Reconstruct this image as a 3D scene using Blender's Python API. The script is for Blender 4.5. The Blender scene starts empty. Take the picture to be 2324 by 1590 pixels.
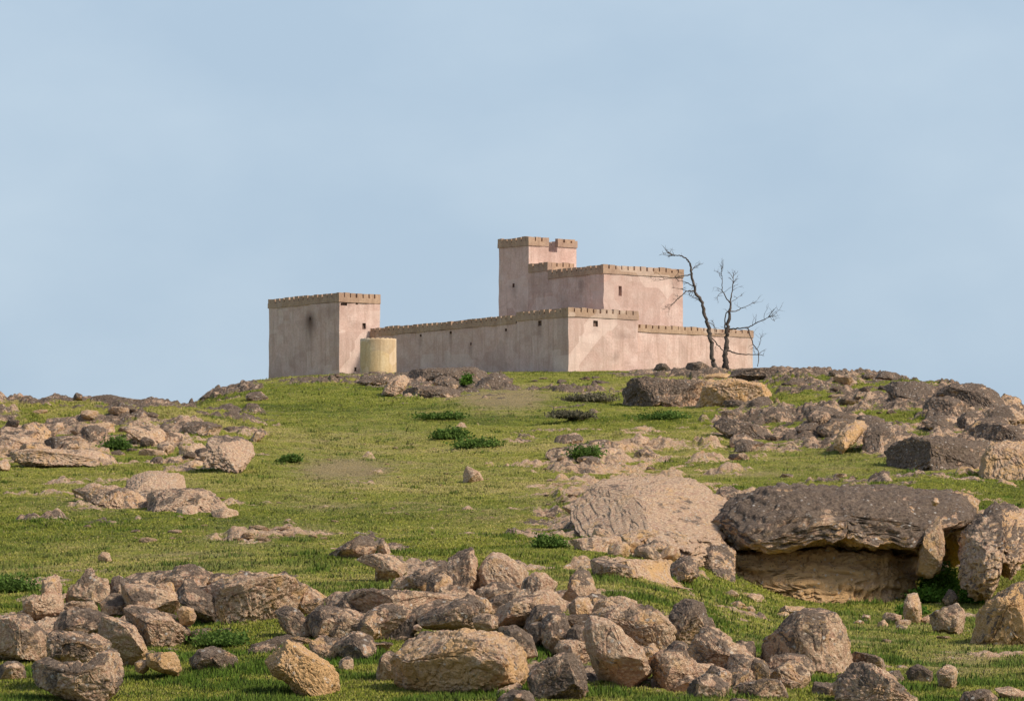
import bpy, bmesh, math, random
import numpy as np

# ------------------------------------------------------------------ camera, sky, sun, exposure
SC = bpy.context.scene
COL = SC.collection
F = 12800.0          # focal length in survey units (frame is 2324 units wide)
CX, YH = 1162.0, 1600.0
cam_d = bpy.data.cameras.new('camera')
cam = bpy.data.objects.new('camera', cam_d)
COL.objects.link(cam)
cam.location = (0, 0, 0)
cam.rotation_euler = (math.radians(90), 0, 0)
cam_d.sensor_width = 36.0
cam_d.lens = 36.0 * F / 2324.0
cam_d.shift_y = (YH - 795.0) / 2324.0
cam_d.clip_start = 0.5
cam_d.clip_end = 20000.0
SC.camera = cam
SC.view_settings.view_transform = 'Standard'
SC.view_settings.look = 'None'
SC.view_settings.gamma = 1.0
SC.view_settings.exposure = 0.43

SUN_EL = math.radians(44)
SUN_AZ = math.atan2(0.86, -0.42)         # clockwise from +Y
sdir = (math.sin(SUN_AZ) * math.cos(SUN_EL), math.cos(SUN_AZ) * math.cos(SUN_EL), math.sin(SUN_EL))
world = bpy.data.worlds.new('World')
SC.world = world
world.use_nodes = True
wt = world.node_tree
wt.nodes.clear()
wo = wt.nodes.new('ShaderNodeOutputWorld')
wb = wt.nodes.new('ShaderNodeBackground')
wb.inputs['Strength'].default_value = 0.15
sky = wt.nodes.new('ShaderNodeTexSky')
sky.sky_type = 'NISHITA'
sky.sun_disc = False
sky.sun_elevation = SUN_EL
sky.sun_rotation = SUN_AZ
sky.air_density = 1.0
sky.dust_density = 2.0
# thin high cloud over the clear sky
tc = wt.nodes.new('ShaderNodeTexCoord')
mp = wt.nodes.new('ShaderNodeMapping')
mp.inputs['Scale'].default_value = (13, 13, 24)
mp.inputs['Rotation'].default_value = (0, 0.35, 0)
nz = wt.nodes.new('ShaderNodeTexNoise')
nz.inputs['Scale'].default_value = 1.3
nz.inputs['Detail'].default_value = 6
nz.inputs['Roughness'].default_value = 0.5
rp = wt.nodes.new('ShaderNodeValToRGB')
rp.color_ramp.elements[0].position = 0.34
rp.color_ramp.elements[0].color = (2.17, 2.80, 3.50, 1)
rp.color_ramp.elements[1].position = 0.66
rp.color_ramp.elements[1].color = (2.56, 3.16, 3.78, 1)
mx = wt.nodes.new('ShaderNodeMix')
mx.data_type = 'RGBA'
mx.inputs[0].default_value = 0.9
wt.links.new(tc.outputs['Generated'], mp.inputs['Vector'])
wt.links.new(mp.outputs['Vector'], nz.inputs['Vector'])
wt.links.new(nz.outputs['Fac'], rp.inputs['Fac'])
sp = wt.nodes.new('ShaderNodeSeparateXYZ')
mr_ = wt.nodes.new('ShaderNodeMapRange')
mr_.inputs['From Min'].default_value = 0.12; mr_.inputs['From Max'].default_value = 0.6
mr_.inputs['To Min'].default_value = 0.92; mr_.inputs['To Max'].default_value = 0.15
wt.links.new(tc.outputs['Generated'], sp.inputs[0])
wt.links.new(sp.outputs['Z'], mr_.inputs['Value'])
wt.links.new(mr_.outputs['Result'], mx.inputs[0])
wt.links.new(sky.outputs['Color'], mx.inputs[6])
wt.links.new(rp.outputs['Color'], mx.inputs[7])
wt.links.new(mx.outputs[2], wb.inputs['Color'])
wt.links.new(wb.outputs['Background'], wo.inputs['Surface'])

sun_d = bpy.data.lights.new('sun', 'SUN')
sun_d.energy = 2.85
sun_d.angle = math.radians(9.0)
sun_d.color = (1.0, 0.93, 0.83)
sun = bpy.data.objects.new('sun', sun_d)
COL.objects.link(sun)
from mathutils import Vector
sun.rotation_euler = Vector(sdir).to_track_quat('Z', 'Y').to_euler()
sun.location = (60, -20, 90)

# ------------------------------------------------------------------ helpers
rng = np.random.default_rng(7)
random.seed(7)

def _hash(ix, iy, iz, seed):
    h = (ix.astype(np.uint32) * np.uint32(374761393) + iy.astype(np.uint32) * np.uint32(668265263)
         + iz.astype(np.uint32) * np.uint32(2147483647) + np.uint32((seed * 1274126177 + 12345) & 0xffffffff))
    h = (h ^ (h >> np.uint32(13))) * np.uint32(1274126177)
    h = (h ^ (h >> np.uint32(15))) * np.uint32(2246822519)
    return h ^ (h >> np.uint32(16))

def hf(ix, iy, iz, seed):
    return _hash(ix, iy, iz, seed).astype(np.float64) / 4294967295.0

def vnoise(P, seed=0):
    i = np.floor(P).astype(np.int64)
    f = P - i
    w = f * f * (3 - 2 * f)
    i = i + 100000
    out = 0
    for dx in (0, 1):
        wx = w[:, 0] if dx else 1 - w[:, 0]
        for dy in (0, 1):
            wy = w[:, 1] if dy else 1 - w[:, 1]
            for dz in (0, 1):
                wz = w[:, 2] if dz else 1 - w[:, 2]
                out = out + wx * wy * wz * hf(i[:, 0] + dx, i[:, 1] + dy, i[:, 2] + dz, seed)
    return out * 2 - 1

def fbm(P, octs=4, seed=0, gain=0.5, lac=2.03):
    a, s, n = 1.0, 0, 0
    for k in range(octs):
        s = s + a * vnoise(P, seed + k * 17)
        n += a
        a *= gain
        P = P * lac + 3.7
    return s / n

def ridged(P, octs=4, seed=0):
    a, s, n = 1.0, 0, 0
    for k in range(octs):
        s = s + a * (1 - 2 * np.abs(vnoise(P, seed + k * 13)))
        n += a
        a *= 0.5
        P = P * 2.07 + 5.1
    return s / n

def worley(P, seed=0):
    i = np.floor(P).astype(np.int64)
    f = P - i
    i = i + 100000
    b1 = np.full(len(P), 9.0)
    b2 = np.full(len(P), 9.0)
    for dx in (-1, 0, 1):
        for dy in (-1, 0, 1):
            for dz in (-1, 0, 1):
                a, b, c = i[:, 0] + dx, i[:, 1] + dy, i[:, 2] + dz
                d = ((dx + hf(a, b, c, seed) - f[:, 0]) ** 2 + (dy + hf(a, b, c, seed + 1) - f[:, 1]) ** 2
                     + (dz + hf(a, b, c, seed + 2) - f[:, 2]) ** 2)
                m = d < b1
                b2 = np.where(m, b1, np.minimum(b2, d))
                b1 = np.where(m, d, b1)
    return np.sqrt(b1), np.sqrt(b2)

def sstep(a, b, x):
    t = np.clip((x - a) / (b - a), 0, 1)
    return t * t * (3 - 2 * t)

def mk_mesh(name, V, Fc, smooth=True):
    V = np.asarray(V, dtype=np.float32)
    Fc = np.asarray(Fc, dtype=np.int32)
    k = Fc.shape[1]
    me = bpy.data.meshes.new(name)
    me.vertices.add(len(V))
    me.vertices.foreach_set('co', V.ravel())
    me.loops.add(Fc.size)
    me.loops.foreach_set('vertex_index', Fc.ravel())
    me.polygons.add(len(Fc))
    me.polygons.foreach_set('loop_start', np.arange(0, Fc.size, k, dtype=np.int32))
    me.polygons.foreach_set('loop_total', np.full(len(Fc), k, dtype=np.int32))
    me.polygons.foreach_set('use_smooth', np.full(len(Fc), smooth, dtype=bool))
    me.update(calc_edges=True)
    return me

def attr(me, name, vals):
    a = me.attributes.new(name, 'FLOAT', 'POINT')
    a.data.foreach_set('value', np.asarray(vals, dtype=np.float32))

def link(name, me, mat, parent=None, loc=(0, 0, 0)):
    o = bpy.data.objects.new(name, me)
    COL.objects.link(o)
    if mat is not None:
        me.materials.append(mat)
    o.location = loc
    if parent is not None:
        o.parent = parent
    return o

def tag(o, label, cat=None, group=None, kind=None):
    if label: o['label'] = label
    if cat: o['category'] = cat
    if group: o['group'] = group
    if kind: o['kind'] = kind
    return o

def empty(name, loc, rz=0.0):
    o = bpy.data.objects.new(name, None)
    COL.objects.link(o)
    o.location = loc
    o.rotation_euler = (0, 0, rz)
    return o

# ------------------------------------------------------------------ materials
class NT:
    def __init__(s, name):
        s.m = bpy.data.materials.new(name)
        s.m.use_nodes = True
        s.t = s.m.node_tree
        s.b = s.t.nodes['Principled BSDF']
        s.b.inputs['Roughness'].default_value = 0.93
        s.b.inputs['Specular IOR Level'].default_value = 0.15
        s.tc = s.t.nodes.new('ShaderNodeTexCoord')
    def link(s, a, b): s.t.links.new(a, b)
    def coord(s, kind='Object', scale=(1, 1, 1), rnd=False):
        m = s.t.nodes.new('ShaderNodeMapping')
        m.inputs['Scale'].default_value = scale
        s.link(s.tc.outputs[kind], m.inputs['Vector'])
        if rnd:
            oi = s.t.nodes.new('ShaderNodeObjectInfo')
            mm = s.t.nodes.new('ShaderNodeMath'); mm.operation = 'MULTIPLY'
            mm.inputs[1].default_value = 57.0
            s.link(oi.outputs['Random'], mm.inputs[0])
            s.link(mm.outputs[0], m.inputs['Location'])
        return m.outputs['Vector']
    def noise(s, vec, scale, detail=4, rough=0.55, dist=0.0):
        n = s.t.nodes.new('ShaderNodeTexNoise')
        n.inputs['Scale'].default_value = scale
        n.inputs['Detail'].default_value = detail
        n.inputs['Roughness'].default_value = rough
        n.inputs['Distortion'].default_value = dist
        s.link(vec, n.inputs['Vector'])
        return n.outputs['Fac']
    def voro(s, vec, scale, feature='F1'):
        n = s.t.nodes.new('ShaderNodeTexVoronoi')
        n.feature = feature
        n.inputs['Scale'].default_value = scale
        s.link(vec, n.inputs['Vector'])
        return n.outputs['Distance']
    def ramp(s, fac, stops):
        r = s.t.nodes.new('ShaderNodeValToRGB')
        e = r.color_ramp.elements
        while len(e) < len(stops): e.new(0.5)
        for k, (p, c) in enumerate(stops):
            e[k].position = p
            e[k].color = (c[0], c[1], c[2], 1) if not isinstance(c, (int, float)) else (c, c, c, 1)
        s.link(fac, r.inputs['Fac'])
        return r.outputs['Color']
    def mix(s, fac, a, b, mode='MIX'):
        n = s.t.nodes.new('ShaderNodeMix')
        n.data_type = 'RGBA'; n.blend_type = mode
        for v, i in ((fac, 0), (a, 6), (b, 7)):
            if isinstance(v, (int, float)): n.inputs[i].default_value = v
            elif isinstance(v, tuple): n.inputs[i].default_value = (v[0], v[1], v[2], 1)
            else: s.link(v, n.inputs[i])
        return n.outputs[2]
    def math(s, op, a, b=0.0, clamp=False):
        n = s.t.nodes.new('ShaderNodeMath'); n.operation = op; n.use_clamp = clamp
        for v, i in ((a, 0), (b, 1)):
            if isinstance(v, (int, float)): n.inputs[i].default_value = v
            else: s.link(v, n.inputs[i])
        return n.outputs[0]
    def attr(s, name):
        n = s.t.nodes.new('ShaderNodeAttribute'); n.attribute_name = name
        return n.outputs['Fac']
    def color(s, c):
        if isinstance(c, tuple): s.b.inputs['Base Color'].default_value = (c[0], c[1], c[2], 1)
        else: s.link(c, s.b.inputs['Base Color'])
    def bump(s, h, dist=0.03, strength=0.8):
        n = s.t.nodes.new('ShaderNodeBump')
        n.inputs['Strength'].default_value = strength
        n.inputs['Distance'].default_value = dist
        s.link(h, n.inputs['Height'])
        s.link(n.outputs['Normal'], s.b.inputs['Normal'])

BEIGE = (0.53, 0.345, 0.205)
PINK = (0.41, 0.240, 0.152)
OCHRE = (0.58, 0.345, 0.15)
PALE = (0.66, 0.49, 0.32)
GREY = (0.195, 0.140, 0.098)
DGREY = (0.082, 0.058, 0.042)

def rock_color(t, v, lich, och, big=0.9):
    n1 = t.noise(v, big, 4, 0.6)
    n2 = t.noise(v, 3.1, 6, 0.68)
    n3 = t.noise(v, 11.0, 5, 0.7)
    n4 = t.noise(v, 1.9, 5, 0.65, 0.6)
    base = t.mix(t.ramp(n2, [(0.38, 0.0), (0.62, 1.0)]), PINK, BEIGE)
    base = t.mix(t.ramp(n3, [(0.48, 0.0), (0.62, 0.85)]), base, PALE)
    of = t.math('ADD', och, t.math('MULTIPLY', t.math('SUBTRACT', n4, 0.5), 2.2))
    base = t.mix(t.ramp(of, [(0.3, 0.0), (0.75, 0.9)]), base, OCHRE)
    g = t.mix(t.ramp(n3, [(0.4, 0.0), (0.65, 1.0)]), DGREY, GREY)
    g = t.mix(t.ramp(n2, [(0.5, 0.0), (0.75, 0.5)]), g, (0.29, 0.215, 0.155))
    lf = t.math('ADD', lich, t.math('MULTIPLY', t.math('SUBTRACT', n1, 0.5), 1.6))
    lf = t.math('ADD', lf, t.math('MULTIPLY', t.math('SUBTRACT', n2, 0.5), 2.3))
    col = t.mix(t.ramp(lf, [(0.36, 0.0), (0.56, 0.94)]), base, g)
    # dark pits and pale lichen specks
    vo = t.voro(v, 9.0)
    sp = t.math('MULTIPLY', t.ramp(vo, [(0.12, 1.0), (0.3, 0.0)]), t.ramp(n2, [(0.5, 0.0), (0.56, 1.0)]))
    col = t.mix(t.math('MULTIPLY', sp, 0.75), col, (0.05, 0.04, 0.033))
    vp = t.voro(v, 5.3)
    s2 = t.math('MULTIPLY', t.ramp(vp, [(0.12, 1.0), (0.28, 0.0)]), t.ramp(n4, [(0.46, 0.0), (0.58, 0.85)]))
    col = t.mix(s2, col, (0.55, 0.49, 0.41))
    return col, n2, n3

def make_rock_mat():
    t = NT('limestone')
    v = t.coord('Object', rnd=True)
    col, n2, n3 = rock_color(t, v, t.attr('lich'), t.attr('och'))
    t.color(col)
    h = t.math('ADD', t.math('MULTIPLY', n2, 1.0), t.math('MULTIPLY', n3, 0.6))
    h = t.math('ADD', h, t.math('MULTIPLY', t.noise(v, 34, 3, 0.7), 0.25))
    t.bump(h, 0.16, 0.9)
    return t.m

GRASS_STOPS = [(0.16, (0.076, 0.096, 0.010)), (0.40, (0.198, 0.210, 0.020)), (0.60, (0.285, 0.265, 0.042)), (0.82, (0.42, 0.325, 0.110))]

def make_ground_mat():
    t = NT('hillside')
    v = t.coord('Object')
    g1 = t.noise(v, 0.045, 4, 0.6)
    g2 = t.noise(v, 0.5, 5, 0.65)
    g3 = t.noise(v, 5.0, 5, 0.7)
    gg = t.math('ADD', t.math('MULTIPLY', g1, 0.5), t.math('MULTIPLY', g2, 0.3))
    gg = t.math('ADD', gg, t.math('MULTIPLY', g3, 0.2))
    gg = t.math('ADD', t.math('MULTIPLY', t.math('SUBTRACT', gg, 0.5), 2.6), 0.5)
    grass = t.ramp(gg, [(p, (a * .92, b * .92, d * .92)) for p, (a, b, d) in GRASS_STOPS])
    soil = t.mix(g3, (0.25, 0.165, 0.080), (0.36, 0.26, 0.14))
    df = t.math('ADD', t.attr('dirt'), t.math('MULTIPLY', t.math('SUBTRACT', g2, 0.5), 1.3))
    df = t.math('ADD', df, t.math('MULTIPLY', t.math('SUBTRACT', g3, 0.5), 1.2))
    col = t.mix(t.ramp(df, [(0.4, 0.0), (0.85, 0.8)]), grass, soil)
    rc, n2, n3 = rock_color(t, v, t.attr('lich'), t.attr('och'), 0.5)
    rf = t.math('ADD', t.attr('rock'), t.math('MULTIPLY', t.math('SUBTRACT', g3, 0.5), 0.7))
    rfr = t.ramp(rf, [(0.42, 0.0), (0.52, 1.0)])
    col = t.mix(rfr, col, rc)
    t.color(col)
    h = t.math('ADD', t.math('MULTIPLY', n2, 1.0), t.math('MULTIPLY', n3, 0.7))
    t.bump(h, 0.25, 0.9)
    return t.m

def make_grass_mat():
    t = NT('short_grass')
    v = t.coord('Object')
    g1 = t.noise(v, 0.045, 4, 0.6)
    g2 = t.noise(v, 0.5, 5, 0.65)
    gg = t.math('ADD', t.math('MULTIPLY', g1, 0.5), t.math('MULTIPLY', g2, 0.3))
    gg = t.math('ADD', gg, t.math('MULTIPLY', t.attr('tone'), 0.2))
    gg = t.math('ADD', t.math('MULTIPLY', t.math('SUBTRACT', gg, 0.5), 2.6), 0.5)
    c = t.ramp(gg, [(p, (a * 1.38, b * 1.38, d * 1.3)) for p, (a, b, d) in GRASS_STOPS])
    c = t.mix(t.attr('straw'), c, (0.44, 0.32, 0.17))
    c = t.mix(t.attr('green'), c, (0.065, 0.135, 0.012))
    t.color(c)
    geo = t.t.nodes.new('ShaderNodeNewGeometry')      # blades share the turf's soft upward normal
    va = t.t.nodes.new('ShaderNodeVectorMath'); va.operation = 'MULTIPLY_ADD'
    va.inputs[1].default_value = (.35, .35, .35); va.inputs[2].default_value = (0, 0, 1)
    vn_ = t.t.nodes.new('ShaderNodeVectorMath'); vn_.operation = 'NORMALIZE'
    t.link(geo.outputs['Normal'], va.inputs[0]); t.link(va.outputs[0], vn_.inputs[0])
    t.link(vn_.outputs[0], t.b.inputs['Normal'])
    tr = t.t.nodes.new('ShaderNodeBsdfTranslucent')
    t.link(c, tr.inputs['Color'])
    ms = t.t.nodes.new('ShaderNodeMixShader')
    ms.inputs[0].default_value = 0.18
    t.link(t.b.outputs[0], ms.inputs[1]); t.link(tr.outputs[0], ms.inputs[2])
    t.link(ms.outputs[0], t.t.nodes['Material Output'].inputs['Surface'])
    return t.m

def make_leaf_mat(name, a, b):
    t = NT(name)
    c = t.mix(t.attr('tone'), a, b)
    t.color(c)
    tr = t.t.nodes.new('ShaderNodeBsdfTranslucent')
    t.link(c, tr.inputs['Color'])
    ms = t.t.nodes.new('ShaderNodeMixShader')
    ms.inputs[0].default_value = 0.3
    t.link(t.b.outputs[0], ms.inputs[1]); t.link(tr.outputs[0], ms.inputs[2])
    t.link(ms.outputs[0], t.t.nodes['Material Output'].inputs['Surface'])
    return t.m

def make_plaster(name, a, b, c, stain=(0.12, 0.07, 0.05), course=0.3):
    t = NT(name)
    v = t.coord('Object')
    n1 = t.noise(v, 0.22, 4, 0.6)
    n2 = t.noise(v, 1.1, 5, 0.6)
    n3 = t.noise(v, 7.0, 5, 0.65)
    col = t.mix(t.ramp(n1, [(0.38, 0.0), (0.62, 1.0)]), a, b)
    col = t.mix(t.ramp(n2, [(0.42, 0.0), (0.7, 0.8)]), col, c)
    col = t.mix(t.ramp(n3, [(0.35, 0.3), (0.62, 0.0)]), col, (a[0] * 0.5, a[1] * 0.47, a[2] * 0.45))
    # rain streaks
    vs = t.coord('Object', (1.7, 1.7, 0.13))
    st = t.ramp(t.noise(vs, 1.6, 4, 0.6), [(0.5, 0.0), (0.72, 0.5)])
    col = t.mix(st, col, (a[0] * 0.62, a[1] * 0.58, a[2] * 0.54))
    # plaster repairs: squarish panels of slightly other tone
    vq = t.t.nodes.new('ShaderNodeTexVoronoi')
    vq.distance = 'CHEBYCHEV'
    vq.inputs['Scale'].default_value = 0.42
    t.link(v, vq.inputs['Vector'])
    sx = t.t.nodes.new('ShaderNodeSeparateColor')
    t.link(vq.outputs['Color'], sx.inputs[0])
    col = t.mix(t.ramp(sx.outputs[0], [(0.55, 0.0), (0.6, 0.28), (0.8, 0.28), (0.82, 0.0)]), col, (0.74, 0.60, 0.50))
    col = t.mix(t.ramp(sx.outputs[1], [(0.7, 0.0), (0.74, 0.28)]), col, (0.36, 0.25, 0.2))
    n5 = t.noise(v, 0.6, 6, 0.75, 0.8)
    col = t.mix(t.ramp(n5, [(0.52, 0.0), (0.64, 0.34)]), col, (a[0] * 0.66, a[1] * 0.62, a[2] * 0.60))
    col = t.mix(t.attr('stain'), col, stain)
    t.color(col)
    t.bump(t.math('ADD', t.math('MULTIPLY', n2, 0.6), t.math('MULTIPLY', n3, 0.5)), 0.05, 0.7)
    return t.m

M_ROCK = make_rock_mat()
M_GROUND = make_ground_mat()
M_GRASS = make_grass_mat()
M_SHRUB = make_leaf_mat('shrub_leaves', (0.06, 0.11, 0.018), (0.14, 0.20, 0.04))
M_BRIGHT = make_leaf_mat('fresh_leaves', (0.045, 0.10, 0.01), (0.12, 0.21, 0.025))
M_GREYLEAF = make_leaf_mat('dry_scrub', (0.07, 0.06, 0.04), (0.20, 0.175, 0.10))
M_PLASTER = make_plaster('pink_plaster', (0.58, 0.385, 0.305), (0.66, 0.455, 0.365), (0.74, 0.56, 0.46))
M_PARAPET = make_plaster('parapet_stone', (0.38, 0.245, 0.165), (0.46, 0.305, 0.195), (0.55, 0.38, 0.25))
M_TANK = make_plaster('tank_render', (0.60, 0.42, 0.22), (0.68, 0.49, 0.27), (0.72, 0.57, 0.35), stain=(0.42, 0.25, 0.10))
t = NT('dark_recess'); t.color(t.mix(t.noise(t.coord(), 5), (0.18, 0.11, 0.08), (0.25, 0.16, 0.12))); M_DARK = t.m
t = NT('dead_bark'); t.color(t.ramp(t.noise(t.coord(), 3.0, 5, 0.7), [(0.35, (0.045, 0.035, 0.030)), (0.65, (0.15, 0.115, 0.09))]))
t.bump(t.noise(t.coord('Object', (9, 9, 2)), 2.0, 5, 0.7), 0.05, 0.8); M_BARK = t.m

# ------------------------------------------------------------------ terrain
DROW = [60, 100, 110, 118, 128, 145, 160, 166, 172, 180, 215, 255, 280, 300, 345, 385, 400, 430, 520]
TAB = {
 -400: [1870, 1690, 1590, 1490, 1390, 1310, 1261, 1244, 1226, 1205, 1110, 1030, 905, 915, 1000, 1030, 1035, 1060, 1150],
    0: [1870, 1690, 1590, 1490, 1390, 1310, 1261, 1244, 1226, 1205, 1110, 1030, 903, 915, 1000, 1030, 1035, 1060, 1150],
  200: [1870, 1690, 1590, 1490, 1390, 1300, 1255, 1240, 1224, 1205, 1105, 1025, 905, 920, 990, 1010, 1015, 1060, 1150],
  400: [1870, 1690, 1590, 1490, 1385, 1295, 1246, 1229, 1211, 1190, 1105, 1020, 918, 925, 950, 948, 945, 1000, 1150],
  450: [1870, 1690, 1590, 1490, 1385, 1295, 1246, 1229, 1211, 1190, 1105, 1015, 930, 935, 930, 912, 907, 960, 1130],
  520: [1870, 1690, 1590, 1490, 1380, 1290, 1243, 1227, 1210, 1190, 1105, 1015, 955, 950, 915, 880, 873, 920, 1100],
  600: [1870, 1690, 1590, 1480, 1375, 1290, 1243, 1227, 1210, 1190, 1105, 1020, 978, 955, 900, 865, 857, 880, 1000],
  770: [1870, 1690, 1590, 1480, 1370, 1290, 1243, 1227, 1210, 1190, 1110, 1030, 985, 955, 897, 856, 847, 862, 960],
 1162: [1870, 1690, 1590, 1480, 1370, 1290, 1243, 1227, 1210, 1190, 1110, 1030, 985, 955, 897, 853, 843, 850, 950],
 1450: [1870, 1690, 1590, 1480, 1370, 1290, 1245, 1225, 1207, 1185, 1105, 1025, 982, 950, 893, 850, 839, 845, 950],
 1650: [1870, 1690, 1590, 1490, 1425, 1380, 1345, 1315, 1270, 1220, 1095, 1025, 982, 945, 880, 840, 836, 850, 950],
 1800: [1870, 1690, 1590, 1510, 1460, 1410, 1402, 1392, 1310, 1180, 1085, 1030, 975, 935, 845, 848, 855, 900, 1000],
 2000: [1870, 1690, 1600, 1530, 1480, 1420, 1404, 1393, 1310, 1180, 1085, 1020, 960, 920, 858, 872, 885, 940, 1050],
 2200: [1870, 1690, 1610, 1540, 1490, 1420, 1398, 1385, 1310, 1180, 1090, 1010, 945, 905, 878, 930, 950, 1000, 1100],
 2324: [1870, 1690, 1610, 1540, 1490, 1420, 1390, 1375, 1310, 1190, 1100, 1010, 960, 945, 940, 1000, 1020, 1080, 1150],
 2700: [1870, 1690, 1610, 1540, 1490, 1420, 1390, 1375, 1310, 1200, 1110, 1040, 1010, 1010, 1030, 1080, 1100, 1150, 1200],
}
us = np.array(sorted(TAB)); D_ = np.array(DROW, float)
ZT = np.array([[(YH - y) * d / F for y, d in zip(TAB[u], DROW)] for u in us])      # world heights
# add near and far rows
D_full = np.concatenate([[0, 25], D_, [700, 1200, 4000]])
ZT = np.concatenate([np.full((len(us), 1), -1.75), np.full((len(us), 1), -1.7), ZT,
                     np.full((len(us), 1), 15.0), np.full((len(us), 1), 4.0), np.full((len(us), 1), -10.0)], 1)

ucols = np.concatenate([[-60000, -40000, -25000, -15000, -9000, -6000, -4000, -2600, -1800, -1200],
                        np.arange(-800, -120, 40.), np.arange(-120, 2445, 2.1), np.arange(2460, 3200, 40.),
                        [3700, 4500, 6000, 8500, 12000, 20000, 40000, 60000]])
drows = np.concatenate([[2, 5, 10, 20, 30, 40, 50, 60, 70, 80, 88, 94], np.arange(98, 150, 0.16), np.arange(150, 410, 0.24),
                        np.arange(410, 470, 2.), np.arange(480, 760, 20.), [800, 1000, 1300, 1800, 2600, 4000]])

def smooth_axis(A, x, w, axis):
    """gaussian smoothing on a 1-D non uniform table by dense resampling"""
    return A

def base_z(u, D):
    """u, D arrays of equal shape -> smooth height"""
    # smoothed interpolation: average of shifted linear lookups
    out = 0
    for du, wu in ((-60, .2), (-25, .2), (0, .2), (25, .2), (60, .2)):
        for dd, wd in ((-5, .2), (-2.5, .2), (0, .2), (2.5, .2), (5, .2)):
            uu = np.clip(u + du, us[0], us[-1])
            Dd = np.clip(D + dd * np.minimum(1, D / 120), 0, 4000)
            iu = np.clip(np.searchsorted(us, uu, 'right') - 1, 0, len(us) - 2)
            idd = np.clip(np.searchsorted(D_full, Dd, 'right') - 1, 0, len(D_full) - 2)
            fu = (uu - us[iu]) / (us[iu + 1] - us[iu])
            fd = (Dd - D_full[idd]) / (D_full[idd + 1] - D_full[idd])
            z = (ZT[iu, idd] * (1 - fu) * (1 - fd) + ZT[iu + 1, idd] * fu * (1 - fd)
                 + ZT[iu, idd + 1] * (1 - fu) * fd + ZT[iu + 1, idd + 1] * fu * fd)
            out = out + z * wu * wd
    return out

UG, DG = np.meshgrid(ucols, drows)
shape = UG.shape
UGf, DGf = UG.ravel(), DG.ravel()
ZB = base_z(UGf, DGf)
XG = (UGf - CX) / F * DGf
PG = np.stack([XG, DGf, np.zeros_like(XG)], 1)
near_fade = sstep(60, 100, DGf) * (1 - sstep(420, 700, DGf))
core = (UGf > -900) & (UGf < 3300) & (DGf > 90) & (DGf < 480)
undul = np.zeros_like(XG)
undul[core] = fbm(PG[core] / 9.0, 3, 3) * 0.40 + fbm(PG[core] / 2.2, 3, 9) * 0.14 + fbm(PG[core] / 0.6, 2, 19) * 0.045
fort_flat = sstep(372, 392, DGf) * (UGf > 500) * (UGf < 1760)
undul *= (0.28 + 0.72 * sstep(120, 185, DGf)) * near_fade * (1 - 0.75 * fort_flat)
mound = 0.95 * np.exp(-((UGf - 1490) / 170.) ** 4) * sstep(170, 186, DGf) * (1 - sstep(190, 222, DGf))
Z1 = ZB + undul + mound
YP = YH - Z1 / np.maximum(DGf, 1) * F         # picture height of every ground vertex

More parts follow.
